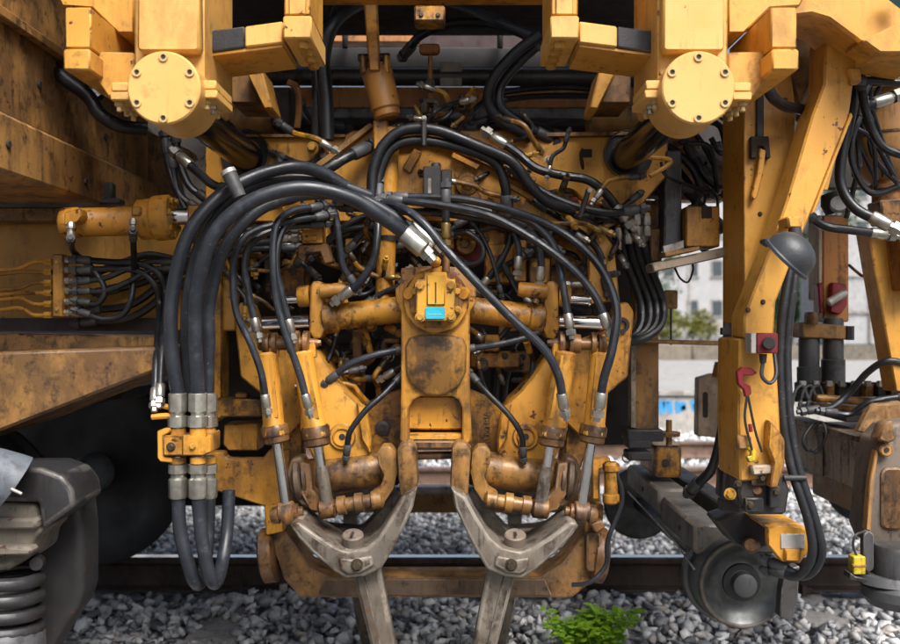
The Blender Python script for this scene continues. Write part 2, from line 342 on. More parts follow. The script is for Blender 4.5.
# ---- ballast: crushed stone, one mass of real stones
def rock(n=11):
    bm = bmesh.new()
    for _ in range(n):
        v = Vector(rng.normal(size=3)); v.normalize(); bm.verts.new(v*random.uniform(.75, 1.0))
    r = bmesh.ops.convex_hull(bm, input=bm.verts)
    bmesh.ops.delete(bm, geom=[g for g in set(r['geom_interior']+r['geom_unused']) if isinstance(g, bmesh.types.BMVert)], context='VERTS')
    bm.verts.ensure_lookup_table(); bm.verts.index_update()
    V = np.array([v.co[:] for v in bm.verts]); Fc = np.array([[v.index for v in f.verts] for f in bm.faces if len(f.verts) == 3]); bm.free()
    return V, Fc
ROCKS = [rock(random.choice((7, 8, 8, 9, 10))) for _ in range(36)]
def stones(name, label, spots):
    VV, FF, off = [], [], 0
    for (x, y, z, s) in spots:
        V, Fc = ROCKS[rng.integers(len(ROCKS))]
        q = Quaternion(rng.normal(size=4)); q.normalize(); Rm = np.array(q.to_matrix())
        sc = s*np.array([1.0, rng.uniform(.62, 1.0), rng.uniform(.5, .85)])
        A = (V*sc) @ Rm.T; A[:, 2] *= .85; A += (x, y, z)
        VV.append(A); FF.append(Fc+off); off += len(V)
    VV = np.concatenate(VV).astype(np.float32); FF = np.concatenate(FF).astype(np.int32)
    me = bpy.data.meshes.new(name); me.vertices.add(len(VV)); me.vertices.foreach_set('co', VV.ravel())
    me.loops.add(FF.size); me.loops.foreach_set('vertex_index', FF.ravel()); me.polygons.add(len(FF))
    me.polygons.foreach_set('loop_start', np.arange(0, FF.size, 3, dtype=np.int32)); me.update(); me.validate()
    me.materials.append(M['stone']); o = bpy.data.objects.new(name, me); COL.objects.link(o)
    o['kind'] = 'stuff'; o['label'] = label; o['category'] = 'ballast'; return o
def scatter(y0, y1, cell, s0, s1, layers=2, lift=0.0, xa=.56, xb=.58):
    out = []
    y = y0
    while y < y1:
        x = -y*xa
        while x < y*xb:
            for L in range(layers):
                px, py = x+random.uniform(-.6, .6)*cell, y+random.uniform(-.6, .6)*cell
                if abs(py-RA) < .085 or abs(py-RB) < .085 or abs(py-7.5) < .07 or abs(py-9.1) < .07: continue
                sz = 1.18*random.uniform(s0, s1)*(1.25 if random.random() < .1 else 1)
                und = .018*math.sin(px*3.1+py*2.3)+.014*math.sin(px*7.7-py*5.1)
                z = ZB+lift+und+L*.022+random.uniform(-.008, .012)
                if L and random.random() < .35: continue
                hide = False
                for cx, cy, a, c in PATCH:
                    if ((px-cx)/a)**2+((py-cy)/c)**2 < 1 and random.random() < .93: hide = True
                if hide: continue
                if abs(py-RB) < .17: z -= .015
                out.append((px, py, z, sz))
            x += cell
        y += cell
    return out
stones('ballast', 'loose grey crushed stone between and beyond the rails of the track',
       scatter(3.3, 4.95, .052, .024, .044, 2)+scatter(4.95, 7.0, .052, .023, .038, 2)+scatter(7.0, 11.3, .075, .032, .05, 1, .0))
# ---- green weed growing in the ballast
def weed(at, label, n_stem, h):
    t = Thing('weed_plant', label, 'plant', at); st = []; lv = bmesh.new()
    for i in range(n_stem):
        a = random.uniform(0, 2*math.pi); ln = h*random.uniform(.55, 1.05); lean = random.uniform(.15, .85)
        b0 = Vector(at)+Vector((random.uniform(-.11, .11), random.uniform(-.06, .06), -.01))
        tip = b0+Vector((math.cos(a)*lean*ln, math.sin(a)*lean*ln*.7, ln)); mid = (b0+tip)/2+Vector((0, 0, ln*.12))
        C = spline([b0, mid, tip], 5); st.append(tube([b0, mid, tip], .0022, 5, 4))
        for p in C[2:]:
            for _ in range(3):
                d = Vector(rng.normal(size=3)); d.z = abs(d.z)*.4; d.normalize(); L = random.uniform(.024, .05); w = L*.4
                s_ = d.cross(UP).normalized(); nrm = Vector((0, 0, 1))
                q = p+d*.006
                vs = [q, q+d*L*.4+s_*w+nrm*.003, q+d*L*.75+s_*w*.7, q+d*L-nrm*.004, q+d*L*.75-s_*w*.7, q+d*L*.4-s_*w+nrm*.003]
                lv.faces.new([lv.verts.new(v) for v in vs])
    t.add('stem', join(*st), 'leaf_bright'); t.add('leaves', lv, 'leaf_bright'); return t
weed(W(588, 650, 3.75), 'small bright green weed growing out of the ballast', 34, .17)
# ---- platform, walls, street, buildings and trees beyond the tracks
structure('platform', prism3([(-120, 11.55, .30), (120, 11.55, .30), (120, 300, .30), (-120, 300, .30)], (0, 0, -.6), 0), 'platform')
t = Thing('retaining_wall', 'low concrete wall with blue graffiti along the platform edge', 'wall', (0, 11.4, ZB))
wl = t.add('wall_body', box3(-60, 60, 11.4, 11.54, ZB-.05, .27, .01), 'concrete'); t.add('coping', box3(-60, 60, 11.36, 11.6, .272, .335, .01), 'concrete')
for k in range(9):
    x = 2.72+k*.07+random.uniform(-.03, .03); h0 = random.uniform(.02, .09); h1 = random.uniform(.16, .24)
    t.add('graffiti_mark', prism3([(x, 11.394, h0), (x+random.uniform(.03, .09), 11.394, h0+.02), (x+random.uniform(.02, .08), 11.394, h1), (x-.02, 11.394, h1-.03)], (0, .012, 0), 0), 'graffiti_blue', wl)
t = Thing('street_wall', 'long low grey wall across the far side of the bright platform', 'wall', (0, 21.5, .3))
for k in range(28): t.add('wall_panel', box3(-42+k*3.0, -39.03+k*3.0, 21.5, 21.7, .3, .66+.02*random.random(), .01), 'stonegrime')
structure('road', prism3([(-120, 24, .31), (120, 24, .31), (120, 60, .31), (-120, 60, .31)], (0, 0, .004), 0), 'asphalt')
def building(label, x0, x1, y, h, ncol, nrow, wz0=1.6, ww=1.1, wh=1.5, y1=14, base=True):
    t = Thing('apartment_building', label, 'building', ((x0+x1)/2, y, .3)); sx = (x1-x0)/ncol
    t.add('wall', box3(x0, x1, y, y+y1, .3, h, .02), 'render_white'); t.add('roof', box3(x0-.4, x1+.4, y-.4, y+y1+.4, h+.003, h+.4, .03), 'concrete')
    if base: t.add('plinth', box3(x0-.05, x1+.05, y-.06, y-.003, .3, 1.3, .01), 'concrete')
    for r_ in range(nrow):
        for c in range(ncol):
            cx = x0+(c+.5)*sx; z = wz0+.3+r_*3.0
            f = t.add('window', join(box3(cx-ww/2-.1, cx-ww/2, y-.06, y-.003, z-.1, z+wh+.1, 0), box3(cx+ww/2, cx+ww/2+.1, y-.06, y-.003, z-.1, z+wh+.1, 0),
                      box3(cx-ww/2, cx+ww/2, y-.06, y-.003, z+wh, z+wh+.1, 0), box3(cx-ww/2-.15, cx+ww/2+.15, y-.16, y-.062, z-.16, z-.1, 0)), 'lightgrey')
            t.add('pane', box3(cx-ww/2, cx+ww/2, y-.03, y-.004, z-.1, z+wh, 0), 'glass', f)
    return t
building('white apartment block with small square windows beyond the platform', 12, 34, 66, 13.5, 12, 4, 1.5, .75, 1.05)
building('pale building at the far left behind the machine beam', -44, -18, 58, 16, 9, 5)
building('tall white building behind the evergreen trees at right', 36, 54, 78, 16, 9, 5, 1.5, .8, 1.2)
# parked white box wagon at right
t = Thing('box_wagon', 'white panelled freight container standing beyond the right frame post', 'container', (13.2, 26, .3))
t.add('body', box3(11.5, 19, 26, 28.6, .55, 3.9, .03), 'render_white')
for k in range(9): t.add('panel_rib', box3(11.6+k*.9, 11.68+k*.9, 25.94, 25.997, .6, 3.85, .01), 'lightgrey')
for z in (1.5, 2.6): t.add('rail_band', box3(11.5, 19, 25.92, 25.938, z, z+.08, .005), 'lightgrey')
t.add('sill', box3(11.4, 19.1, 25.9, 28.7, .31, .545, .02), 'darksteel')
def tree(label, x, y, h, rad, mat, n=1500, conical=False, group='trees beyond the tracks', name='tree', cat='tree'):
    t = Thing(name, label, cat, (x, y, .3), group)
    tr = [tube([(x, y, .2), (x+.1, y, h*.4), (x-.05, y, h*.8)], .02*h, 7, 4)]
    for k in range(7):
        a = random.uniform(0, 6.28); z = h*random.uniform(.3, .7)
        tr.append(tube([(x, y, z), (x+math.cos(a)*rad*.4, y+math.sin(a)*rad*.4, z+rad*.3), (x+math.cos(a)*rad*.8, y+math.sin(a)*rad*.8, z+rad*.5)], .008*h, 5, 3))
    t.add('trunk', join(*tr), 'bark'); lv = bmesh.new(); cl = []
    for k in range(26):
        z = random.uniform(.18, 1.0); rr = rad*(1-z)*1.1 if conical else rad*math.sin(math.pi*min(1, max(.12, z*.9)))
        a = random.uniform(0, 6.28); q = rr*math.sqrt(random.random()); cl.append(Vector((x+math.cos(a)*q, y+math.sin(a)*q, .3+h*z)))
    for k in range(n):
        c = random.choice(cl); p = c+Vector(rng.normal(size=3))*rad*.17; s = random.uniform(.10, .2)*max(.6, rad*.35)
        a = Vector(rng.normal(size=3)).normalized(); b_ = a.orthogonal().normalized(); c_ = a.cross(b_)
        lv.faces.new([lv.verts.new(p+v) for v in (b_*s, c_*s*.6, -b_*s, -c_*s*.6)])
    t.add('crown', lv, mat); return t
tree('dark evergreen tree beyond the platform, seen just right of the work lamp', 15.4, 42, 6.2, 2.1, 'leaf_dark', 2200, True)
tree('tall dark evergreen with its top above the hanging chain', 20.5, 46, 8.6, 2.3, 'leaf_dark', 2200, True)
tree('rounded green tree in front of the white apartment block', 11.6, 50, 6.0, 1.9, 'leaf_dark', 1800)
tree('bushy green tree between the mast and the leaning leg', 17.8, 36, 4.6, 1.5, 'leaf_dark', 1800)
tree('narrow green tree close behind the lamp', 12.9, 33, 4.2, 1.0, 'leaf_dark', 1500, True)
tree('dark green tree filling the gap between the post hoses and the mast', 12.35, 30, 4.3, 1.2, 'leaf_dark', 2000)
tree('low green tree right of the mast', 16.6, 35, 3.6, 1.2, 'leaf_dark', 1500)
tree('green tree at far left behind the machine beam', -24, 44, 7, 2.5, 'leaf_dark', 1500)
for k, (x, y) in enumerate(((9.6, 38), (11.2, 39), (12.6, 37.5), (14.2, 39), (17.4, 38))):
    tree('low yellowish shrub along the far street, '+('leftmost of the row', 'second from the left', 'third from the left', 'fourth from the left', 'alone at the right end')[k], x, y, 1.35, .8, 'leaf_yellow', 700, group='shrubs along the far street', name='shrub', cat='shrub')
for k, (x, lab) in enumerate(((9.2, 'left'), (15.6, 'right'))):
    t = Thing('wooden_pole', 'thin dark pole standing on the platform, '+lab+' one', 'pole', (x, 27, .3)); t.add('pole', cyl((x, 27, .3), (x, 27, 7), .06, 8), 'bark'); t.add('cross_arm', box3(x-.5, x+.5, 26.95, 27.05, 6.4, 6.5, .01), 'bark')
t = Thing('street_lamp', 'slim pale street lamp post before the white apartment block', 'lamp post', (12.1, 44, .3))
t.add('pole', cyl((12.1, 44, .3), (12.1, 44, 8), .07, 10), 'lightgrey'); t.add('lamp_arm', tube([(12.1, 44, 7.9), (12.3, 44, 8.3), (13.1, 44, 8.4)], .04, 8), 'lightgrey'); t.add('lamp_head', box3(13.0, 13.6, 43.9, 44.1, 8.33, 8.45, .03), 'lightgrey')
# ================================================================ MACHINE: chassis, bogie, upper frame
C = Thing('machine_chassis', 'dark brown machine chassis with cross beams above and behind the tamping unit', 'chassis', (0, 4.2, 1.9))
C.add('shade_deck', box3(-4.2, 4.2, 2.4, 3.92, 2.6, 2.68, .01), 'soot_shade')  # unseen roof added overhead to keep the unit's interior dark
C.add('rear_shade_deck', box3(-1.3, 1.3, 3.925, 4.14, 2.6, 2.68, .01), 'soot_shade')  # unseen strip added to keep light off the upper rear beams
C.add('deck_side', box3(-4.2, 4.2, 4.65, 4.7, 1.95, 2.5, .01), 'soot_shade')
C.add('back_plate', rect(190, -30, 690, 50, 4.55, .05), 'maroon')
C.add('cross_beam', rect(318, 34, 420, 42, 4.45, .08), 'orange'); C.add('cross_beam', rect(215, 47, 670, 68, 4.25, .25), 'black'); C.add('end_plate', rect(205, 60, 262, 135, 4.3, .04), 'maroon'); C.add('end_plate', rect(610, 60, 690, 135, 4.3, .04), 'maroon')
C.add('conduit_tube', pcyl(225, 76.5, 660, 77.5, 9, 4.12), 'midgrey')
C.add('cross_beam', rect(215, 87, 660, 108, 4.0, .2), 'orange'); C.add('beam_flange', rect(230, 107.5, 640, 118, 3.94, .3), 'midgrey')
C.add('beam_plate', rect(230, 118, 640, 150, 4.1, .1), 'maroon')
C.add('label_bracket', rect(440, 62, 462, 86, 4.08, .01, .002), 'lightgrey')
for x in (345, 500, 585): C.add('cable_stud', pcyl(x, 30, x, 48, 3, 4.2), 'black')
C.add('upper_beam', rect(300, -25, 560, -9, 2.62, .12), 'yellow')
h_ = C.add('hanger_block', rect(414, 5, 445, 21, 2.6, .08), 'grimy')
C.bolts([W(x, 15, 2.6) for x in (421, 438)], .006, h_, 'bolt_dark')
# left cross member running away from the camera
C.add('side_web', box3(-1.62, -1.23, 2.0, 3.55, 1.81, 2.35, .008), 'tan'); C.add('side_rail', box3(-1.62, -1.195, 2.0, 3.6, 1.64, 1.805, .012), 'tan')
C.add('stiffener', box3(-1.228, -1.20, 2.0, 3.5, 2.06, 2.09, .004), 'brown')
C.add('web_end', prism([(118, 100), (150, 132), (190, 150), (205, 215), (150, 235), (100, 150)], 3.62, .1), 'tan')
for k, (a, c) in enumerate(((2.35, 1.72), (2.6, 1.95), (2.85, 1.7), (3.1, 1.9))): C.add('plug', cyl((-1.196 if c < 1.8 else -1.231, a, c), (-1.188 if c < 1.8 else -1.222, a, c), .012, 12), 'soot_shade')
C.add('bracket', rect(100, 182, 112, 200, 3.0, .04), 'black'); C.add('bracket_foot', rect(97, 198, 120, 204, 2.98, .05), 'black')
C.add('scuffed_plate', prism([(178, 170), (215, 150), (225, 205), (215, 215), (185, 200)], 3.4, .03), 'lightgrey')
# longitudinal beams on the left
L = Thing('side_beam', 'dirty yellow side beam with brown lower ledge behind the pipe manifold', 'beam', W(60, 356, 3.0))
L.add('beam_web', rect(-240, 214, 236, 331, 3.0, .06), 'web'); L.add('top_flange', rect(-240, 207, 66, 222, 2.93, .12), 'brown')
L.add('lower_ledge', prism([(-240, 330), (158, 336), (158, 356), (-240, 360)], 2.92, .2), 'brown'); L.add('gap_shade_strip', rect(-240, 318, 162, 331, 2.97, .02, 0), 'soot_shade')  # last piece: near-black strip painted in for the shaded gap below the web
G = Thing('bogie_beam', 'brown tapered bogie frame beam above the dark wheels at left', 'beam', W(0, 430, 2.55))
G.add('beam_body', prism([(-330, 363), (155, 347), (155, 371), (100, 392), (0, 431), (-120, 470), (-330, 500)], 2.58, .42, .008), 'brown', label='grime streaked tapered beam side')
G.add('bottom_plate', box3(-2.9, -1.2, 3.2, 5.0, .95, .99, .005), 'soot_shade'); G.add('far_frame', box3(-3.4, -.93, 5.0, 5.1, .18, 1.3, .01), 'soot_shade')
G.add('cross_tube', cyl((-1.42, 2.9, .98), (-1.42, 5.0, .98), .07), 'soot_shade')
# wheelset
WX, WZ, WR = -1.86, .455, .455
wheel_prof = lambda f: [(0, .10), (.004, .12), (.004, .32), (-.02, .345), (-.02, WR*.93), (-.01, WR*.96), (.085, WR), (.095, WR+.005), (.10, WR+.028), (.125, WR+.028), (.13, WR-.02), (.11, .34), (.09, .3), (.09, .1)]
t = Thing('bogie_wheelset', 'dark bogie wheelset standing on the rails under the left beam', 'wheelset', (WX, 3.85, 0))
for y, s in ((RA-.06, 1), (RB+.06, -1)):
    w = t.add('wheel', lathe((WX, y, WZ), (WX, y+s, WZ), wheel_prof(s), 64), 'black')
    t.add('wheel_rim_glint', lathe((WX, y-s*.021, WZ), (WX, y+s, WZ), [(0, WR*.80), (0.0, WR*.93), (.008, WR*.94), (.008, WR*.80)], 64, caps=False), 'castgrey', w)  # lighter ring: the rim's highlight is put into its colour
t.add('axle', lathe((WX, RA, WZ), (WX, RB, WZ), [(0, .09), (.12, .09), (.2, .082), (1.3, .082), (1.38, .1), (1.5, .1)], 28), 'axlegrey')
t = Thing('axle_box', 'grey cast axle box with coil spring at the lower left corner', 'axle box', W(20, 660, 2.6))
t.add('housing', prism([(-160, 470), (38, 470), (58, 476), (72, 488), (80, 504), (83, 530), (83, 590), (78, 608), (66, 624), (50, 650), (30, 690), (-160, 700)], 2.72, .14, .03, 4), 'black')
t.add('bracket_casting', prism([(-120, 500), (36, 504), (37, 522), (42, 532), (33, 540), (29, 558), (8, 572), (-120, 575)], 2.52, .19, .016, 3), 'stonegrime')
t.add('bracket_lip', prism([(-120, 518), (36, 519), (36, 530), (-120, 529)], 2.49, .16, .008), 'stonegrime')
t.add('cover_lip', prism([(-120, 468), (40, 468), (62, 476), (72, 490), (75, 506), (42, 530), (38, 503), (-120, 499)], 2.50, .2, .014, 3), 'darksteel')
t.add('rib', prism([(-100, 540), (32, 548), (30, 556), (-100, 560)], 2.48, .05, .008), 'stonegrime')
cx, cy, D = 2, 0, 2.5; pts = []
for k in range(0, 110):
    a = k*2*math.pi/20; pts.append(W(2, 566+k*.82, D+.02)+Vector((math.cos(a)*S(31, D), math.sin(a)*S(31, D)+.02, 0)))
t.add('coil_spring', tube(pts, S(6.8, D), 10, 1, False), 'darksteel'); t.add('spring_seat', collars(2, 626, 2, 680, [(0, 34), (.15, 40), (1, 42)], 2.53), 'castgrey')
t = Thing('sand_pipe_hood', 'smooth blue grey metal hood at the left edge above the axle box', 'hood', W(0, 512, 2.4))
a = W(-38, 455, 2.38); b_ = W(16, 484, 2.44)
t.add('hood', lathe(a, b_, [(-.01, .004), (0, .03), (.03, .05), (.08, .066), (.13, .078), (.155, .083), (.157, .078)], 40), 'hood_grey')
t.add('clip', pcyl(11, 489, 22, 494, 1.6, 2.36), 'lightgrey')

# ---------------------------------------------------------------- upper support frame with guide rods
U = Thing('rod_support_gantry', 'pale yellow upper frame carrying two black guide rods with bolted round end caps', 'frame', W(431, 140, 2.4))
for side in (0, 1):
    mx = (lambda x: x) if not side else (lambda x: 862-x)
    R_ = lambda x0, y0, x1, y1, D, th, bv=.006, sg=2: rect(min(mx(x0), mx(x1)), y0, max(mx(x0), mx(x1)), y1, D, th, bv, sg)
    PR = lambda pts, D, th, bv=.005: prism([(mx(p[0]), *p[1:]) for p in pts], D, th, bv)
    col = U.add('column', PR([(134, -60), (204, -60), (204, 80), (198, 96), (134, 96)], 2.26, .3, .006), 'cream')
    U.add('face_plate', PR([(138, -60), (198, -60), (199, 48), (196, 51), (140, 51), (137, 48)], 2.215, .044, .007), 'cream', col)
    c0 = Vector((W(163.5 if not side else 698.5, 87.5, 2.15))); r0 = S(36.7, 2.15)
    cap = U.add('end_cap', lathe(c0, c0-FRONT, [(0, r0-.004), (.004, r0), (.022, r0), (.024, r0-.001), (.17, r0), (.18, r0-.005)], 56), 'cream')
    for k in range(6):
        a = math.pi/6+k*math.pi/3; p = c0+Vector((math.cos(a)*S(30.5, 2.15), 0, math.sin(a)*S(30.5, 2.15)))
        U.add('socket_bolt', lathe(p+FRONT*.004, p-FRONT, [(.006, .0115), (0, .0115), (.0, .0065), (.0038, .006), (.0038, .001)], 16), 'bolt_cream', cap)
        U.add('socket', lathe(p+FRONT*.0009, p-FRONT, [(0, .0062), (.004, .0062)], 6), 'soot_shade', cap)
    rod = U.add('guide_rod', cyl((c0.x, 2.3, c0.z-.004), (c0.x, 3.06, c0.z-.004), .053, 40), 'gunrod')
    # clamp ears with their screws
    for s_, (e0, e1, yy) in (('o', (111, 128, 82)), ('i', (198, 216, 80))):
        ear = U.add('clamp_ear', R_(e0, yy, e1, yy+9.2, 2.20, .16, .003, 1), 'cream'); U.add('clamp_ear', R_(e0-1, yy+9.6, e1+1, yy+18, 2.20, .16, .003, 1), 'cream')
        xm = (e0+e1)/2
        for q in range(3):
            p = W(mx(xm), yy+18, 2.225); p.y += q*.05; U.add('clamp_screw', join(lathe(p+UP*.001, p+DOWN, [(0, .012), (.016, .012), (.018, .010)], 6), cyl(p+DOWN*.017, p+DOWN*.03, .007, 10)), ('bolt_cream', 'zinc', 'bolt_cream')[q] if s_ == 'i' else 'bolt_cream', ear)
    # outer bracket
    ob = U.add('outer_bracket', R_(65, 7, 91, 48, 2.26, .34, .004, 1), 'pale'); U.add('bracket_block', R_(63, 48.5, 90, 70, 2.235, .40, .005, 1), 'pale')
    U.add('bracket_web', PR([(90, 51), (134, 52), (134, 90), (108, 97), (90, 71)], 2.32, .12), 'pale')
    U.add('bracket_head', PR([(40, -40), (134, -40), (134, 33), (118, 33), (92, 8), (62, 6)], 2.42, .2), 'pale')
    for q in range(4): p = W(mx(80), 70, 2.29); p.y += q*.085; U.add('bracket_bolt', hexbolt(p, DOWN, .011), 'bolt_dark', ob)
    # inner hanger with arm
    ih = U.add('hanger_column', R_(284, -60, 311, 15, 2.33, .22, .004, 1), 'pale'); U.add('hanger_inset', R_(289, -60, 306, 14, 2.323, .006, .002, 1), 'cream', ih)
    hb = U.add('hanger_block', R_(283, 15.5, 311.5, 38, 2.30, .26, .004, 1), 'cream')
    for q in range(4): p = W(mx(303), 38, 2.335); p.y += q*.062; U.add('hanger_bolt', hexbolt(p, DOWN, .016, .026), 'bolt_yellow', hb)
    U.add('arm', PR([(245, 26), (283, 21), (283, 42.5), (245, 47)], 2.335, .22, .004), 'cream'); U.add('arm_slide', PR([(204, 31), (244.6, 26), (244.6, 47), (204, 53)], 2.337, .22, .004), 'darksteel', label='bare dark slide face of the arm')
    U.add('arm_underside', PR([(204, 53.3), (283, 43), (283, 47), (204, 57)], 2.345, .205, .002), 'pale')
    U.add('gusset', PR([(244, 68), (262, 68), (272, 108), (264, 109)], 2.78, .16), 'pale'); U.add('gusset_box', PR([(231, 70), (246, 70), (262, 103), (231, 103)], 2.86, .2), 'brown')
    U.add('cross_tube', cyl(W(mx(205), 119, 3.3), W(mx(275), 119, 3.3), .06, 24), 'brown')
U.add('red_guard', rect(271, 87, 290, 126, 3.2, .12), 'maroon'); U.add('guard_strap', tube([W(288, 82, 3.15), W(297, 88, 3.15), W(299, 108, 3.15), W(297, 128, 3.15)], .012, 8), 'orange')
# ---------------------------------------------------------------- lifting cylinder and adjusting rod
t = Thing('lift_cylinder', 'brown lifting cylinder hanging from a yellow strut above the arch plate', 'cylinder', W(388, 137, 2.9))
t.add('strut', prism([(360, -40), (375, -40), (380, 71), (369, 71)], 2.84, .05), 'yellow')
for x, y in ((363, 62), (386, 62)): t.add('fork_ear', prism([(x-4, y-9), (x+3, y-9), (x+5, y+12), (x-3, y+12)], 2.86, .09, .008), 'grimy')
t.add('pin', pcyl(358, 58, 390, 57, 4, 2.88), 'darksteel')
t.add('barrel', collars(376, 68, 388, 119, [(0, 12), (.06, 15), (.12, 15.5), (.8, 15.2), (.84, 13.5), (.95, 13.5), (1, 11)], 2.9, seg=28), 'rusty_yellow'); t.add('foot', rect(373, 119, 388, 150, 2.9, .05), 'yellow')
t = Thing('adjusting_rod', 'thin rusty vertical rod with a cross head in front of the black beam', 'rod', W(430, 122, 3.4))
t.add('rod', rect(428, 44, 432.5, 123, 3.4, .02), 'orange'); t.add('cross_head', prism(rrect(419, 43, 440, 53, 4), 3.38, .04), 'orange')
t.add('nut', hexbolt(W(430, 83, 3.39), FRONT, .014), 'bolt_dark')
# ================================================================ TAMPING UNIT
T = Thing('tamping_unit', 'yellow tamping unit with two forked pick holders, inclined cylinders and central gear housing', 'tamping unit', W(434, 600, 2.8))
cp = T.add('cross_plate', prism([(205, 137), (340, 137), (352, 130), (520, 130), (530, 137), (668, 135), (668, 175), (640, 207), (600, 222), (560, 222), (205, 222)], 3.06, .05, .005), 'yellow')
T.add('plate_edge', prism([(214, 134), (345, 134), (345, 137), (214, 137)], 3.04, .09, .001), 'tan', cp); T.add('plate_edge', prism([(530, 132.5), (664, 131), (664, 134.5), (530, 136.5)], 3.04, .09, .001), 'tan', cp)
for x in (243, 630):
    T.add('rod_bushing', lathe(W(x, 152, 3.02), W(x, 152, 3.02)-FRONT, [(.02, .084), (.02, .079), (.03, .078), (.03, .056), (.06, .056), (.06, .085), (.03, .087)], 40, caps=False), 'black', cp)
T.bolts([W(275, 154, 3.06), W(205+15, 205, 3.06), W(600, 205, 3.06)], .011, cp, 'bolt_dark')
T.add('slot', rect(582, 149, 592, 157, 3.055, .01, 0), 'soot_shade', cp)
# raised brace plates and the arched front plate
T.add('brace_plate', prism([(300, 200), (318, 164), (372, 124), (388, 124), (388, 222), (300, 222)], 3.0, .03), 'yellow')
T.add('brace_rib', prism([(313, 165), (370, 122), (374, 126), (318, 170)], 2.97, .06, .003), 'tan')
ar = T.add('arch_plate', prism([(392, 222), (390, 150), (402, 140), (428, 139), (470, 153), (545, 192), (596, 222), (614, 246), (620, 300), (590, 305), (588, 252), (560, 232), (520, 222)], 2.96, .04, .005), 'yellow')
T.add('arch_rib', prism([(398, 143), (428, 136), (474, 151), (548, 190), (546, 194), (470, 157), (428, 142), (402, 147)], 2.93, .035, .003), 'yellow', ar)
T.add('pad', prism([(402, 168), (414, 148), (422, 152), (410, 173)], 2.94, .02, .003), 'yellow', ar); T.add('pad', prism([(453, 152), (480, 165), (477, 170), (451, 157)], 2.925, .02, .003), 'yellow', ar)
T.add('pad', prism([(505, 180), (535, 196), (532, 201), (503, 185)], 2.92, .02, .003), 'yellow', ar); T.add('pad', rect(398, 192, 405, 198, 2.94, .02, .002), 'yellow', ar)
bo = T.add('pivot_boss', prism(ngon(467, 184, 11.5, 24)+[], 2.93, .03, .003), 'yellow', ar); T.add('boss_lug', prism([(460, 190), (475, 186), (481, 196), (480, 206), (467, 206)], 2.935, .025, .003), 'yellow', ar)
T.add('boss_nut', hexbolt(W(467, 185, 2.93), FRONT, .020), 'bolt_yellow', bo)
for x, y in ((491, 197), (500, 152), (545, 209), (604, 262), (600, 240)): T.add('bolt', hexbolt(W(x, y, 2.95), FRONT, .010), 'bolt_yellow', ar)
vb = T.add('valve_box', prism(rrect(423, 166, 441, 206, 2), 2.86, .08, .004), 'black', label='black electric valve box'); T.add('valve_knob', collars(436, 170, 436, 163, [(0, 5), (.8, 5), (1, 4)], 2.89), 'black', vb)
T.add('valve_end', prism(rrect(441, 169, 452, 199, 2), 2.88, .06, .004), 'black', vb); T.add('valve_label', rect(428, 178, 431, 194, 2.859, .002, 0), 'lightgrey', vb)
T.add('guide_tube', pcyl(390, 128, 384, 318, 9.5, 2.93, seg=24), 'yellow'); T.add('tube_clamp', collars(388, 236, 387.8, 241, [(0, 10.8), (1, 10.8)], 2.93), 'darksteel')
# red accumulators
for x, y, r, D in ((467, 249, 17, 3.05),):
    ac = T.add('accumulator', collars(x, y, x+3, y-1, [(0, r*.55), (.02, r), (1, r)], D, D+.12, 32), 'red'); T.add('accumulator_cap', prism(ngon(x-1, y-5, 10.5, 24), D-.03, .03, .004), 'yellow', ac); T.add('cap_plug', prism(ngon(x-2, y-6, 5, 6), D-.045, .015, .002), 'grimy', ac)
for x, y in ((571, 201), (592, 209)): T.add('accumulator', prism([(x-9, y-11), (x+9, y-3), (x+6, y+13), (x-10, y+8)], 2.98, .06, .012, 2), 'red')
# valve bodies in the dark behind
for k, (x0, y0, x1, y1, D, m_) in enumerate(((485, 244, 514, 283, 3.0, 'grimy'), (514, 240, 527, 282, 2.98, 'yellow'), (529, 258, 550, 288, 2.97, 'grimy'), (478, 222, 505, 246, 3.02, 'grimy'), (345, 238, 362, 285, 3.05, 'grimy'), (362, 228, 378, 290, 3.08, 'brown'),
        (270, 232, 305, 300, 3.05, 'grimy'), (300, 215, 330, 250, 3.02, 'grimy'), (410, 228, 432, 244, 2.97, 'grimy'), (470, 352, 520, 368, 3.0, 'grimy'), (484, 335, 500, 352, 2.98, 'grimy'), (350, 340, 362, 396, 3.12, 'brown'), (352, 330, 362, 372, 3.02, 'brown'), (505, 352, 530, 372, 3.12, 'brown'),
        (550, 225, 585, 300, 3.12, 'grimy'), (240, 215, 262, 260, 3.08, 'brown'))):
    v_ = T.add('valve_block', rect(x0, y0, x1, y1, D, .12, .005), m_)
    for q in range(2): T.add('plug', hexbolt(W(x0+(x1-x0)*(.3+.4*q), y0+(y1-y0)*(.25+.5*((k+q) % 2)), D), FRONT, .009), 'bolt_dark' if k % 2 else 'bolt_yellow', v_)
# distributor block with silver fittings, upper left
db = T.add('distributor_block', rect(302, 223, 323, 243, 2.78, .07, .003), 'yellow')
for y in (228, 238):
    T.add('stub', pcyl(303, y, 317, y-.3, 3.0, 2.775, seg=12), 'yellow', db); T.add('fitting', join(collars(276, y+.6, 302, y, [(0, 2.6), (.1, 4.2), (.45, 4.2), (.5, 3.0), (.6, 3.0), (.62, 5), (.85, 5), (.9, 3), (1, 3)], 2.775, seg=8)), 'zinc', db)
T.add('block_bracket', prism([(298, 245), (327, 243), (333, 262), (324, 264), (320, 252), (306, 254), (304, 262), (297, 258)], 2.79, .06, .004), 'rusty')
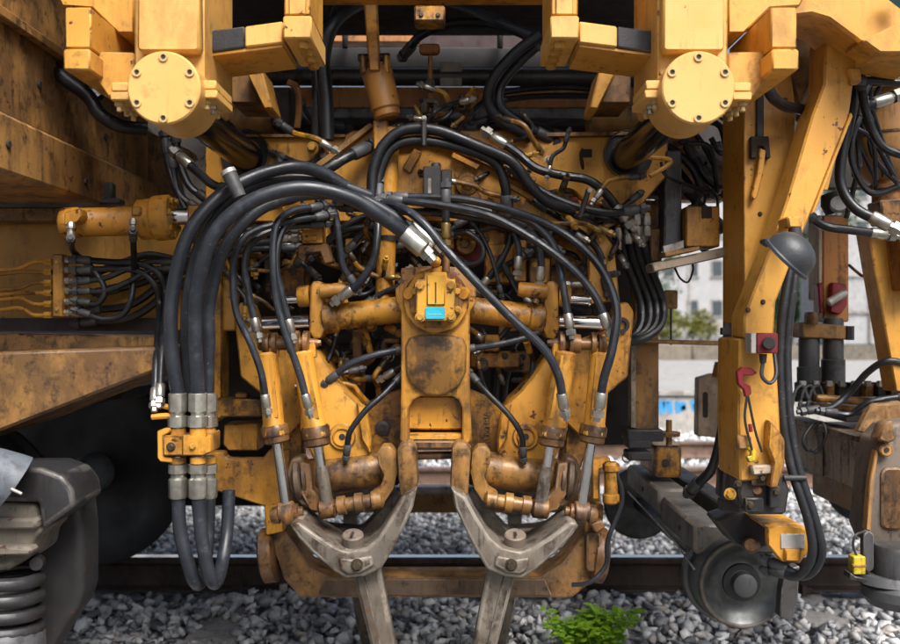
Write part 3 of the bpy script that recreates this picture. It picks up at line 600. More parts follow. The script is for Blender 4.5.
# central gear housing
g = T.add('gear_housing', prism([(401, 268), (427, 266), (445, 266), (467, 268), (472, 284), (477, 289), (476, 302), (470, 312), (470, 380), (472, 440), (466, 447), (462, 443), (462, 408), (459, 400), (452, 396.5), (420, 396.5), (413, 400), (409, 408), (409, 443), (406, 447), (400, 440), (401, 380), (401, 312), (396, 302), (395, 289), (400, 284)], 2.72, .34, .006, 2), 'yellow')
T.add('housing_flange', prism(ngon(436, 301, 33, 40), 2.700, .03, .005), 'grimy', g); T.add('flange_ring', prism(ngon(436, 301, 27, 40), 2.690, .02, .004), 'rusty', g)
for k in range(8):
    a = math.radians(22+45*k); T.add('flange_bolt', hexbolt(W(436+23.5*math.cos(a), 301+23.5*math.sin(a), 2.69), FRONT, .009), 'bolt_yellow', g)
T.add('cover_plate', prism([(405, 346), (409, 338), (420, 335), (452, 335), (463, 338), (467, 346), (466, 372), (460, 385), (447, 394), (436, 396), (425, 394), (412, 385), (406, 372)], 2.705, .016, .006, 2), 'grimy', g, label='cover plate smeared with dark oil')
T.add('recess_panel', rect(408, 396, 463, 430, 2.765, .03), 'grimy', g); T.add('recess_ledge', rect(408, 434, 463, 441, 2.74, .06), 'yellow', g); T.add('lower_beam', prism([(404, 441), (468, 441), (472, 449), (400, 449)], 2.735, .2, .005), 'rusty', g)
T.add('recess_seam', rect(408, 430, 463, 434, 2.80, .02, 0), 'soot_shade', g)
# hydraulic motor on the housing
mo = T.add('hydraulic_motor', prism([(416, 279), (424, 279), (424, 272), (447, 272), (447, 279), (455.5, 279), (455.5, 321), (416, 321)], 2.615, .075, .005, 2), 'motor_yellow', label='square hydraulic motor with a small blue plate')
T.add('motor_ridge', rect(427, 274, 445, 305, 2.607, .01, .003), 'motor_yellow', mo); T.add('motor_groove', rect(435, 282, 436.4, 303, 2.6055, .003, 0), 'bolt_dark', mo)
T.add('name_plate', prism(rrect(425.5, 307.5, 445, 319, 1.2), 2.6095, .006, .001), 'blue_plate', mo); T.add('plate_line', rect(428, 314, 442, 314.8, 2.6087, .001, 0), 'render_white', mo)
T.bolts([W(x, y, 2.615) for x, y in ((420, 286), (451, 286), (420, 317), (451, 317))], .0115, mo)
T.add('motor_neck', collars(436, 274, 435, 260, [(0, 6), (.4, 6), (.5, 4.2), (1, 4.2)], 2.64, seg=16), 'yellow', mo); T.add('neck_ball', join(collars(430, 262, 441, 262, [(0, 2), (.2, 5), (.5, 6), (.8, 5), (1, 2)], 2.63, seg=16)), 'yellow', mo)
T.add('motor_stub', collars(446, 272, 446, 255, [(0, 4), (.8, 4), (1, 3.4)], 2.68, seg=12), 'rusty', mo)
for x in (408, 463): T.add('side_boss', collars(x, 294, x+1, 294, [(0, 5), (1, 7)], 2.685, 2.70), 'yellow', mo)
# mirrored working parts
HOLD = []
for side in (0, 1):
    mx = (lambda x: x) if not side else (lambda x: 868-x)
    PR = lambda pts, D, th, bv=.005, sg=1: prism([(mx(p[0]), *p[1:]) for p in pts], D, th, bv, sg)
    CL = lambda x0, y0, x1, y1, prof, D, D1=None, seg=22: collars(mx(x0), y0, mx(x1), y1, prof, D, D1, seg)
    # squeeze cylinders
    q = T.add('squeeze_cylinder', CL(404, 309, 323, 318.5, [(0, 13.2), (.06, 13.2), (.8, 13.2), (.82, 15.8), (.98, 15.8), (1, 14)], 2.84, seg=32), 'grimy')
    T.add('end_flange', PR([(310, 286), (313, 281), (320, 281), (323, 286), (324, 330), (321, 338), (314, 339), (309, 332)], 2.80, .13, .006, 2), 'yellow', q)
    T.add('pilot_cylinder', CL(350, 289, 321, 292, [(0, 6.5), (.1, 7.5), (1, 7.5)], 2.80), 'yellow', q); T.add('pilot_cap', CL(310, 296, 298, 297, [(0, 11), (.8, 11), (1, 9.5)], 2.84), 'yellow', q)
    T.add('piston_rod', CL(310, 321, 264, 323, [(0, 6.6), (1, 6.6)], 2.84, 2.86), 'chrome', q); T.add('pilot_rod', CL(300, 299, 278, 300, [(0, 5), (.9, 5), (.92, 6.4), (1, 6.4)], 2.85), 'chrome', q)
    T.add('port_fitting', CL(333, 303, 331, 299, [(0, 4), (1, 3)], 2.79), 'rusty', q)
    # tamping arm: outer cheek, inner cheek, eye
    am = T.add('tamping_arm', PR([(300, 352), (316, 350), (330, 372), (346, 392), (356, 401), (364, 414), (368, 440), (374, 488), (340, 494), (318, 470), (300, 430)], 2.80, .22, .007, 2), 'yellow')
    T.add('outer_cheek', PR([(234, 312), (240, 302), (250, 303), (256, 318), (264, 332), (285, 340), (300, 350), (305, 420), (285, 440), (262, 395), (240, 377), (237, 345)], 2.90, .10, .006), 'yellow', am)
    T.add('cheek_lower_plate', PR([(262, 395), (300, 400), (304, 470), (288, 470)], 2.94, .06, .005), 'grimy', am)  # plain grimy plate below the outer cheek
    T.add('eye_ring', lathe(W(mx(246), 325, 2.885), W(mx(246), 325, 2.885)-FRONT, [(0, .026), (0, .015), (.02, .015), (.02, .026)], 20, caps=False), 'lightgrey' if not side else 'darksteel', am)
    T.add('arm_ridge', PR([(356, 402), (366, 408), (371, 440), (370, 454), (361, 440)], 2.775, .05, .006), 'yellow', am)
    T.add('arm_disc', PR(ngon(342, 437, 13.5, 28), 2.79, .02, .004), 'yellow', am); T.add('disc_hole', PR(ngon(342, 437, 3.2, 14), 2.7885, .01, 0), 'soot_shade', am); T.add('disc_ring', lathe(W(mx(342), 437, 2.789), W(mx(342), 437, 2.789)-FRONT, [(0, .031), (-.004, .029), (-.004, .026), (0, .024)], 28, caps=False), 'grimy', am)
    T.add('grease_nipple', CL(346, 460, 349, 440, [(0, 3.5), (.4, 3.5), (.5, 2), (1, 2)], 2.76, seg=10), 'rusty', am)
    # pivot tube of the arm with rusty collars
    pv = T.add('pivot_tube', CL(302, 478, 384, 469, [(0, 17), (.03, 18), (.95, 18), (1, 17)], 2.82, seg=32), 'greasy')
    for a, c, rr in ((296, 303, 22), (304, 309, 20), (382, 387, 18), (389, 398, 17)): T.add('pivot_collar', CL(a, 479-(a-296)*.11, c, 479-(c-296)*.11, [(0, rr-2), (.2, rr), (.8, rr), (1, rr-2)], 2.775, seg=28), 'rustdark', pv)
    # two inclined cylinders
    for (x0, y0, x1, y1, r, hx, hy, rx, ry, ra, rb) in ((267, 352, 274, 428, 10.5, 277, 443, 286, 505, 5.2, 5.2), (302, 351, 315, 429, 11, 318, 446, 327, 503, 5, 5.4)):
        cy_ = T.add('pick_cylinder', CL(x0, y0, x1, y1, [(0, r*.8), (.03, r), (.93, r), (.95, r+.6), (1, r+.6)], 2.69, seg=28), 'yellow')
        T.add('cylinder_head', CL(x1, y1-3, hx, hy, [(0, r+2.0), (.1, r+3.2), (.55, r+3.4), (.6, r+2.4), (.9, r+2.4), (1, r)], 2.69, seg=28), 'rusty', cy_)
        T.add('piston_rod', CL(hx, hy-1, rx, ry, [(0, ra), (1, ra)], 2.69), 'chrome', cy_)
        if x0 > 300: T.add('rod_sleeve', CL(hx+3.2, hy+20, rx, ry, [(0, ra+.4), (.1, ra+1.1), (1, ra+1.4)], 2.69), 'steel', cy_)
        T.add('flat_face', PR([(x0-5, y0+4), (x0+5, y0+4), (x1+4, y1-10), (x1-5, y1-10)], 2.69-S(r, 2.69)*.96, .01, .002), 'yellow', cy_)
        T.bolts([W(mx(x1-6), y1+6, 2.69-S(r, 2.69)*.9), W(mx(x1+7), y1+5, 2.69-S(r, 2.69)*.9)], .008, cy_, 'bolt_yellow')
        T.add('rod_eye', CL(rx-8, ry+7, rx+9, ry+5, [(0, 7), (.1, 9.5), (.9, 9.5), (1, 7)], 2.69), 'rusty', cy_)
    # top hinge pin with discs
    hp = T.add('hinge_pin', CL(258, 345, 318, 343, [(0, 4), (.02, 5.5), (.08, 5.5)]+[(.08, 8.5), (.16, 9), (.16, 11.5), (.20, 11.5), (.20, 6), (.24, 6), (.25, 12), (.32, 12), (.33, 6), (.50, 6), (.5, 9.5), (.58, 10), (.62, 10), (.63, 13), (.69, 13), (.70, 7), (.76, 7), (.77, 12.5), (.85, 12.5), (.87, 5), (1, 4)], 2.70, seg=24), 'rusty')
    T.add('pin_end', CL(316, 343, 321, 342.8, [(0, 4), (1, 3)], 2.70, seg=6), 'rusty', hp)
    for x in (270, 308): T.add('hinge_lug', PR([(x-7, 342), (x+7, 342), (x+8, 358), (x-6, 358)], 2.685, .03, .004), 'yellow', hp)
    # lower linkage: U shaped crank and shaft with rings
    lk = T.add('crank_link', PR([(377, 452), (382, 446), (390, 446), (396, 453), (398, 472), (394, 489), (384, 504), (371, 507), (369, 495), (379, 489), (384, 476), (378, 464)], 2.70, .08, .009, 2), 'greasy')
    T.add('crank_cheek', PR([(286, 474), (291, 459), (301, 456), (306, 464), (305, 486), (316, 499), (313, 510), (301, 505), (290, 492)], 2.74, .08, .012, 3), 'rustdark', lk)
    T.add('crank_cheek', PR([(300, 462), (310, 464), (313, 490), (324, 500), (322, 513), (310, 510), (301, 494)], 2.72, .07, .008, 2), 'rusty', lk)
    T.add('link_shaft', CL(318, 509, 384, 499, [(0, 5), (.04, 9), (.2, 9.5), (.22, 6.5), (.3, 6.5), (.3, 9.5), (.42, 9.5), (.43, 7), (.56, 7), (.57, 10), (.68, 10), (.7, 7), (.8, 7), (.82, 9.5), (.96, 9), (1, 5)], 2.70, seg=20), 'greasy', lk)
    T.add('rod_pin', CL(271, 516, 303, 511, [(0, 6), (.1, 8.5), (.25, 9), (.27, 7), (.35, 7), (.37, 11.5), (.7, 11.5), (.72, 8), (.85, 8.5), (.88, 5), (1, 4.5)], 2.69, seg=20), 'rusty', lk)
    # pick holder fork and pick
    fk = T.add('pick_holder', PR([(289, 525), (297, 521), (318, 537), (336, 548), (348, 552), (366, 548), (378, 538), (391, 517), (402, 497), (417, 488), (413, 508), (403, 530), (391, 553), (381, 570), (364, 577), (346, 579), (334, 572), (312, 553), (298, 538)], 2.60, .20, .011, 3), 'steel')
    T.add('holder_arm', PR([(397, 449), (402, 443), (411, 442), (416, 448), (418, 488), (400, 497), (398, 470)], 2.645, .12, .012, 2), 'greasy', fk)
    T.add('holder_rib', PR([(338, 558), (352, 560), (372, 556), (374, 566), (362, 573), (348, 575), (340, 570)], 2.588, .03, .010, 3), 'steel', fk)
    a = W(mx(353), 540, 2.655); T.add('wedge_bolt', lathe(a, a+Vector((0, -.35, 1)), [(-.02, .033), (.018, .033), (.022, .029)], 24), 'castbrown', fk); T.add('bolt_slot', box3(a.x-.004, a.x+.004, a.y-.04, a.y+.01, a.z+.022, a.z+.0245, 0), 'soot_shade', fk)
    T.add('clamp_bolt', hexbolt(W(mx(357), 565, 2.588), FRONT, .014), 'bolt_dark', fk)
    
    pk = T.add('tamping_pick', prism3([W(mx(352), 574, 2.66), W(mx(380), 566, 2.66), W(mx(394), 640, 2.66), W(mx(401), 690, 2.66), W(mx(382), 697, 2.66), W(mx(370), 644, 2.66)], (0, .055, 0), .014, 3), 'steel')
    T.add('pick_plate', PR([(372, 690), (414, 680), (420, 712), (378, 722)], 2.65, .05, .006), 'steel', pk); T.add('pick_facet', PR([(356, 577), (364, 575), (380, 642), (388, 688), (383, 690), (372, 644)], 2.652, .01, .003), 'steel', pk)
    # base plates around the housing
    bp = T.add('base_plate', PR([(346, 418), (372, 400), (402, 388), (402, 450), (350, 470)], 2.90, .05, .004), 'grimy')
    # rear holders (inner side of the rail), hazier copies further in
    T.add('rear_pick', PR([(344, 560), (362, 556), (377, 640), (385, 700), (372, 702), (360, 640)], 3.45, .06, .006), 'steel')
    T.add('rear_holder', PR([(300, 520), (330, 528), (360, 530), (398, 490), (404, 498), (372, 552), (342, 566), (318, 550)], 3.42, .1, .008), 'steel')
    # outer leg parts of the yoke
    T.add('leg_disc', CL(262, 556, 278, 554, [(0, 22), (.15, 27), (.85, 27), (1, 22)], 2.98, seg=28), 'rusty')
    T.add('leg_plate', PR([(264, 505), (280, 503), (284, 532), (266, 536)], 2.92, .05), 'grimy')
T.add('yoke', prism([(266, 536), (284, 529), (296, 546), (308, 566), (330, 577), (540, 577), (562, 563), (576, 545), (586, 531), (604, 534), (603, 552), (590, 584), (572, 598), (300, 598), (284, 580), (276, 556)], 2.95, .13, .008, 2), 'brown')
T.add('yoke_bar', prism([(325, 579), (545, 579), (552, 596), (318, 596)], 2.94, .02, .004), 'rustdark'); T.add('centre_link', collars(410, 456, 458, 455, [(0, 8), (.1, 8), (.12, 4), (.88, 4), (.9, 8), (1, 8)], 2.78), 'rusty')
# embossed casting letters on the base plates
def letters(txt, px, py, D, size, parent):
    cu = bpy.data.curves.new('letters', 'FONT'); cu.body = txt; cu.size = size; cu.extrude = .0018; cu.resolution_u = 2
    ob = bpy.data.objects.new('letters', cu); me = bpy.data.meshes.new_from_object(ob); bpy.data.objects.remove(ob); bm = bmesh.new(); bm.from_mesh(me); bpy.data.meshes.remove(me)
    bmesh.ops.rotate(bm, verts=bm.verts, cent=(0, 0, 0), matrix=Matrix.Rotation(math.pi/2, 3, 'X') ); bmesh.ops.rotate(bm, verts=bm.verts, cent=(0, 0, 0), matrix=Matrix.Rotation(-math.pi/2, 3, 'Y'))
    bmesh.ops.translate(bm, verts=bm.verts, vec=W(px, py, D)); return T.add('casting_letters', bm, 'rusty', parent)
base_plates = [o for o in T.o.children if o.name.startswith('base_plate')]
letters('MADE IN', 389, 447, 2.898, .030, base_plates[0]); letters('AUSTRIA', 490, 446, 2.898, .030, base_plates[1])
T.add('rubber_plug', collars(382.5, 428.5, 382.5, 428.5+.01, [(0, .1)], 2.9) if False else lathe(W(382.5, 428.5, 2.888), W(382.5, 428.5, 2.888)-FRONT, [(0, .014), (.004, .024), (.012, .025)], 24), 'black', base_plates[0])
T.add('plug_hole', lathe(W(382, 428, 2.886), W(382, 428, 2.886)-FRONT, [(0, .012), (.004, .012)], 16), 'soot_shade', base_plates[0])
# left side plates of the unit
sp = T.add('side_plate', prism([(206, 452), (224, 452), (224, 456), (228, 459), (262, 459), (270, 449), (290, 449), (290, 503), (266, 507), (206, 488)], 2.93, .05, .005), 'yellow')
T.add('side_box', prism([(224, 424), (258, 423), (258, 451), (228, 451), (223, 445)], 2.99, .1, .005), 'yellow', sp)
T.add('upper_shelf', prism([(206, 399), (262, 399), (262, 417), (222, 417), (214, 424), (206, 424)], 2.93, .10, .005), 'grimy', sp)
T.add('shelf_tab', rect(234, 393, 247, 399, 2.95, .05), 'grimy', sp); T.add('side_post', rect(203, 240, 222, 399, 2.98, .1, .006), 'grimy', sp)
T.add('back_web', rect(222, 250, 300, 400, 3.2, .04), 'soot_shade', sp)  # interior shade put into its near-black colour
# right side small cylinder and hose
rc = T.add('latch_cylinder', collars(611, 462, 611, 504, [(0, 6), (.06, 8.5), (.2, 8.5), (.22, 6.8), (.75, 6.8), (.78, 8.5), (.95, 8.5), (1, 6)], 2.86, seg=18), 'grimy')
T.add('latch_bracket', prism([(592, 458), (610, 457), (612, 466), (600, 470), (600, 500), (592, 500)], 2.9, .04), 'yellow', rc); T.add('latch_foot', prism([(590, 524), (602, 520), (606, 528), (596, 534)], 2.86, .05), 'rusty', rc)
T.add('lower_valve', prism(rrect(587, 533, 601, 572, 4), 2.9, .06, .006), 'rusty', rc)
T.add('latch_cable', tube([W(615, 470, 2.85), W(622, 500, 2.85), W(608, 540, 2.84), W(606, 565, 2.84), W(590, 582, 2.84), W(572, 585, 2.86)], .008, 8), 'hoseblack', rc)
# ---------------------------------------------------------------- far tamping unit over the other rail
Q = Thing('far_tamping_unit', 'dim second tamping unit over the far rail behind the near one', 'tamping unit', W(434, 515, 4.5))
Q.add('back_plate', rect(215, 150, 640, 445, 4.3, .08), 'soot_shade'); Q.add('housing', rect(380, 300, 490, 450, 4.05, .2), 'soot_shade')  # near-black backing and housing: interior shade put into the colour
Q.add('cross_tube', pcyl(230, 330, 620, 330, 16, 4.0), 'maroon')
for x in (285, 330, 530, 578): Q.add('cylinder', pcyl(x, 370, x+(434-x)*.1, 480, 9, 4.15), 'grimy')
for x in (350, 515): Q.add('pick_holder', prism([(x-40, 470), (x+40, 465), (x+22, 500), (x+8, 516), (x-8, 516), (x-24, 500)], 4.2, .1), 'steel'); Q.add('pick', prism([(x-7, 510), (x+7, 510), (x+6, 590), (x-6, 590)], 4.22, .05), 'steel')
Q.add('lower_bar', rect(270, 494, 600, 513, 4.9, .1, .006), 'brown'); Q.add('bar_glint', rect(270, 487, 600, 493.5, 4.92, .08, .003), 'lightgrey')  # light grey strip stands in for light catching the bar's top
for x in (330, 345, 350, 500, 515, 525): Q.add('pipe', tube([W(x, 350, 3.5), W(x+random.uniform(-12, 12), 390, 3.5), W(x+random.uniform(-14, 14), 450, 3.6)], .012, 8), 'black')

# ---------------------------------------------------------------- small plumbing packed into the dark of the unit
ZN = ((262, 225, 330, 262), (345, 225, 400, 300), (400, 215, 470, 262), (470, 215, 600, 300), (335, 330, 400, 420), (472, 330, 560, 420), (225, 232, 262, 300), (405, 100, 470, 132), (330, 300, 400, 345), (560, 180, 610, 250), (300, 140, 372, 215), (480, 140, 560, 200))
rp = random.Random(5)
for k, (x0, y0, x1, y1) in enumerate(ZN):
    for j in range(11):
        D = rp.uniform(2.88, 3.10); x, y = rp.uniform(x0, x1), rp.uniform(y0, y1); r = rp.uniform(.006, .011)
        pts = [W(x, y, D)]; a = rp.choice((0, math.pi/2, math.pi, -math.pi/2))+rp.uniform(-.5, .5)
        for q in range(3):
            a += rp.uniform(-.8, .8); x += math.cos(a)*rp.uniform(10, 24); y += math.sin(a)*rp.uniform(8, 18); pts.append(W(x, y, D+rp.uniform(-.04, .04)))
        pp = T.add('pipe' if j % 3 == 0 else 'small_hose', tube(pts, r, 8, 5), ('grimy', 'hoseblack', 'hoseblack')[j % 3])
        T.add('fitting', fitting(pts[0], pts[0]-pts[1], r), ('zinc', 'castgrey', 'brass', 'bolt_dark')[j % 4], pp); T.add('fitting', fitting(pts[-1], pts[-1]-pts[-2], r), ('castgrey', 'zinc', 'bolt_dark', 'bolt_yellow')[j % 4], pp)
    for j in range(3):
        x, y, D = rp.uniform(x0, x1), rp.uniform(y0, y1), rp.uniform(2.98, 3.1)
        if rp.random() < .5: T.add('valve_nut', hexbolt(W(x, y, D), FRONT, rp.uniform(.011, .018), .025), rp.choice(('bolt_dark', 'bolt_yellow', 'zinc')))
        else: T.add('bracket', prism([(x-9, y-6), (x+9, y-6), (x+9, y-1), (x-3, y-1), (x-3, y+14), (x-9, y+14)], D, .03, .003), rp.choice(('grimy', 'rustdark', 'brown')))
# ================================================================ LEFT HYDRAULICS
t = Thing('hydraulic_cylinder', 'horizontal yellow hydraulic cylinder with bolted gland above the pipe manifold', 'cylinder', W(120, 241, 2.75))
b_ = t.add('barrel', collars(62, 223, 142, 221, [(0, 12), (.03, 15), (.2, 15.5), (.22, 14.5), (1, 14.5)], 2.75, seg=32), 'yellow')
gl = t.add('gland', collars(138, 220, 173, 217, [(0, 17), (.08, 20), (.45, 20.5), (.5, 22), (.55, 22.5), (.95, 22.5), (1, 21)], 2.75, seg=36), 'yellow')
t.add('piston_rod', collars(170, 216.5, 190, 216, [(0, 8.5), (1, 8.5)], 2.75, seg=24), 'chrome'); t.add('rod_clevis', prism([(187, 204), (205, 204), (212, 210), (212, 225), (205, 230), (187, 229)], 2.71, .09, .006), 'yellow')
for k in range(7):
    a = 2*math.pi*k/7+.3; p = W(173, 217, 2.75)+Vector((0, math.cos(a), math.sin(a)))*S(17.5, 2.75); t.add('gland_bolt', hexbolt(p, (1, 0, 0), .010), 'bolt_yellow', gl)
t.add('end_bracket', prism([(64, 212), (80, 208), (82, 216), (78, 222), (64, 226)], 2.66, .05, .004), 'yellow'); t.add('port_block', rect(131, 206, 141, 216, 2.68, .03), 'yellow')
for x, y in ((71, 232), (133, 228)): t.add('port_fitting', collars(x, y-10, x, y+6, [(0, 3), (.15, 4.5), (.4, 4.5), (.45, 3), (.6, 3), (.62, 4), (1, 4)], 2.655, seg=8), 'zinc')
t = Thing('pipe_manifold', 'upright yellow manifold bar with thin yellow pipes entering from the left', 'manifold', W(57, 317, 2.85))
br = t.add('bar', rect(52, 254, 63, 317, 2.84, .04, .004), 'yellow'); t.bolts([W(57.5, 262, 2.84), W(57.5, 309, 2.84)], .007, br)
PY = [260, 270, 281, 291, 302, 313]
for k, y in enumerate(PY):
    y0 = y+2; dy = (6, 0, 5, 0, -6, -7)[k]
    t.add('pipe', tube([W(52, y0, 2.86), W(34, y0, 2.86), W(20, y0+dy, 2.86), W(-2, y0+dy+2, 2.86), W(-40, y0+dy+2, 2.86)], S(2.0, 2.86), 8), 'yellow')
    t.add('pipe_nut', collars(44, y0, 52, y0, [(0, 2.6), (.1, 3.6), (1, 3.6)], 2.86, seg=6), 'bolt_yellow'); t.add('fitting', collars(63, y, 83, y, [(0, 2.4), (.1, 4), (.35, 4), (.38, 3), (.5, 3), (.52, 4.1), (1, 4)], 2.86, seg=8), 'zinc')
ML = ['topmost', 'second', 'third', 'fourth', 'fifth', 'lowest']
paths = [[(84, 260), (110, 262), (140, 264), (160, 275), (166, 300), (163, 340, 2.6), (160, 392, 2.52)], [(84, 270), (110, 269), (138, 271), (155, 285), (160, 310), (157, 350, 2.6), (155, 396, 2.52)],
         [(84, 281), (105, 278), (125, 270), (148, 262), (168, 262)], [(84, 291), (105, 291), (128, 282), (150, 270), (170, 268)],
         [(84, 302), (96, 304), (104, 296), (103, 284), (92, 268), (74, 252), (71, 240, 2.66)], [(84, 313), (104, 319), (122, 315), (131, 300), (134, 270), (133, 236, 2.66)]]
for k in range(6):
    hose('thin black hose from the %s fitting of the yellow pipe manifold' % ML[k], paths[k], 3.0 if k > 1 else 3.4, 2.84, 'b' if k in (0, 1) else '')
for k, pts in enumerate(([(92, 310), (130, 305), (160, 285), (185, 268)], [(88, 322), (130, 318), (165, 296), (190, 280)], [(90, 275), (125, 262), (150, 255), (185, 262)], [(110, 290), (140, 283), (165, 272), (190, 262)])):
    hose('black hose behind the manifold hoses, '+('third lowest of the tangle', 'lowest of the tangle', 'highest of the tangle', 'through the middle of the tangle')[k], pts, 4, 2.93, '', group='hoses tangled behind the manifold')
# clamp block holding the fat hoses
t = Thing('hose_clamp_block', 'yellow clamp block joining the fat hoses with silver couplings', 'coupling', W(186, 470, 2.5))
bl = t.add('block', prism([(163, 436), (203, 436), (212, 433), (212, 452), (203, 456), (163, 456)], 2.46, .09, .004), 'yellow'); t.add('end_strap', prism([(157, 431), (163, 429), (170, 428), (170, 432), (163, 436), (163, 457), (172, 458), (172, 463), (160, 462), (157, 458)], 2.47, .08, .003), 'yellow', bl)
t.add('joint_line', rect(182, 436, 183, 456, 2.458, .004, 0), 'bolt_dark', bl); t.add('clamp_bolt', hexbolt(W(171, 447, 2.46), FRONT, .010), 'bolt_dark', bl); t.add('clamp_bolt', hexbolt(W(193, 446, 2.46), FRONT, .009), 'bolt_yellow', bl)
t.add('side_pipe', tube([W(152, 417, 2.5), W(166, 416, 2.5), W(174, 416, 2.5)], S(3, 2.5), 8), 'yellow'); t.add('side_pipe', tube([W(163, 406, 2.52), W(172, 408, 2.52)], S(2.8, 2.52), 8), 'yellow')
for x, D in ((178, 2.5), (198, 2.49), (208, 2.56)):
    t.add('coupling', collars(x, 393, x, 436, [(0, 8.2), (.02, 9.3), (.42, 9.3), (.46, 7), (.52, 7), (.54, 10), (.78, 10), (.8, 6.5), (1, 6.5)], D, seg=10), 'zinc'); t.add('coupling', collars(x, 456, x, 498, [(0, 6.5), (.18, 6.5), (.2, 9.5), (.4, 9.5), (.43, 7), (.5, 7), (.55, 9.3), (.97, 9.3), (1, 8.5)], D, seg=10), 'zinc')
    t.add('collar', collars(x, 428, x, 435, [(0, 8), (1, 8)], D, seg=16), 'yellow'); t.add('collar', collars(x, 457, x, 463, [(0, 8), (1, 8)], D, seg=16), 'yellow')
G4 = None
hose('fat grey hose in front, arching from the pump coupling down into the clamp block', [(198, 396, 2.49), (195, 340, 2.46), (197, 290, 2.44), (214, 235, 2.42), (250, 202, 2.42), (300, 188, 2.44), (350, 198, 2.48), (388, 221, 2.52), (408, 236, 2.56)], 7.4, 2.46, '', 'hosegrey', seg=18)
hose('fat grey hose outermost on the left of the hose arch', [(178, 396, 2.5), (171, 345, 2.48), (173, 290, 2.47), (188, 235, 2.47), (215, 200, 2.5), (250, 178, 2.55), (290, 167, 2.6), (320, 172, 2.66), (345, 186, 2.7)], 7.0, 2.48, '', 'hosegrey', seg=18)
hose('fat dark hose tucked behind the front one along the hose arch', [(208, 396, 2.56), (209, 345, 2.55), (210, 300, 2.54), (226, 246, 2.52), (262, 208, 2.54), (310, 194, 2.58), (360, 199, 2.62), (405, 224, 2.65), (424, 240, 2.66)], 6.2, 2.55, '', 'hosegrey', seg=18)
hose('dark hose between the two left fat hoses of the arch', [(190, 404, 2.6), (186, 340, 2.58), (190, 285, 2.56), (205, 232, 2.55), (235, 195, 2.56), (285, 178, 2.66), (335, 184, 2.72), (370, 196, 2.76)], 5.8, 2.58, '', 'hosegrey', seg=14)
hose('fat hose looping under the clamp block, left one', [(178, 494, 2.5), (180, 530, 2.5), (187, 560, 2.5), (194, 580, 2.51), (200, 583, 2.56), (205, 566, 2.62), (208, 535, 2.66), (209, 498, 2.67)], 6.8, 2.5, '', 'hosegrey', seg=16)
hose('fat hose looping under the clamp block, right one', [(198, 494, 2.49), (201, 530, 2.49), (206, 562, 2.49), (212, 581, 2.5), (217, 581, 2.54), (222, 564, 2.62), (227, 532, 2.68), (229, 490, 2.7)], 6.8, 2.49, '', 'hosegrey', seg=16)
t = Thing('hose_coupling', 'silver double coupling joining two fat hoses to the hydraulic motor', 'coupling', W(428, 262, 2.6))
t.add('ferrule', collars(404, 233, 424, 250, [(0, 9), (.06, 10.2), (.95, 10.2), (1, 8)], 2.555, seg=10), 'zinc'); t.add('nut', collars(422, 248.5, 434, 261, [(0, 6), (.1, 8), (.6, 8), (.62, 5.5), (1, 5.5)], 2.585, seg=6), 'zinc')
t.add('ferrule', collars(410, 226, 434, 246, [(0, 7), (.06, 8.4), (.95, 8.4), (1, 7)], 2.64, seg=10), 'zinc'); t.add('nut', collars(432, 245, 440, 254, [(0, 6), (.1, 7.4), (1, 7)], 2.65, seg=6), 'bolt_dark')
t = Thing('hose_stay', 'short dark pin with a light cap holding the fat hoses', 'pin', W(238, 195, 2.5))
t.add('pin_body', collars(229, 173, 240, 197, [(0, 7), (.1, 7.5), (1, 6.5)], 2.46, seg=18), 'castgrey'); t.add('pin_cap', collars(227.5, 170, 229.5, 174, [(0, 7.4), (1, 8)], 2.46, seg=18), 'lightgrey')
# ---------------------------------------------------------------- thin hoses on the left half of the unit
hose('thin hose running down to the outer left inclined cylinder', [(322, 216, 2.72), (290, 221, 2.66), (252, 232, 2.62), (236, 252, 2.6), (233, 282, 2.6), (237, 314, 2.6), (250, 342, 2.6), (261, 372, 2.61), (266, 402, 2.62)], 3.6, 2.62, 'b', 'hosegrey')
hose('thin hose curving down to the left hinge pin, outer one', [(318, 224, 2.74), (280, 228, 2.7), (254, 240, 2.66), (245, 262, 2.65), (249, 295, 2.65), (256, 326, 2.65)], 3.7, 2.65, 'b', 'hosegrey')
hose('thin hose running down to the inner left inclined cylinder', [(316, 207, 2.7), (292, 211, 2.64), (276, 226, 2.6), (273, 258, 2.58), (276, 298, 2.58), (286, 335, 2.58), (299, 372, 2.59), (307, 402, 2.6)], 3.8, 2.6, 'b', 'hosegrey')
hose('thin hose curving down to the left hinge pin, inner one', [(320, 214, 2.72), (296, 218, 2.68), (281, 234, 2.65), (276, 265, 2.63), (283, 300, 2.63), (290, 327, 2.64)], 3.7, 2.64, 'b', 'hosegrey')
hose('thin hose hanging from the distributor block to the left squeeze cylinder', [(326, 206, 2.76), (335, 213, 2.75), (339, 240, 2.75), (343, 266, 2.76), (353, 282, 2.77)], 3.4, 2.76, '', 'hosegrey')
hose('thin hose swinging from the guide tube to the left squeeze cylinder port', [(379, 190, 2.85), (378, 225, 2.8), (374, 258, 2.77), (360, 282, 2.76), (345, 294, 2.77)], 4.0, 2.78, 'b', 'hosegrey')
hose('thin hose curving from the gear housing towards the left arm', [(332, 378, 2.8), (350, 364, 2.78), (375, 355, 2.78), (403, 349, 2.8)], 3.6, 2.78, '', 'hosegrey')
hose('thin black hose from the left arm nipple up to the gear housing', [(347, 450, 2.74), (350, 432, 2.72), (366, 410, 2.72), (384, 394, 2.74), (399, 378, 2.78)], 3.0, 2.73, '')
hose('thin black hose from the gear housing down to the right arm nipple', [(474, 378, 2.78), (488, 394, 2.74), (508, 414, 2.72), (521, 434, 2.72), (523, 452, 2.74)], 3.0, 2.73, '')
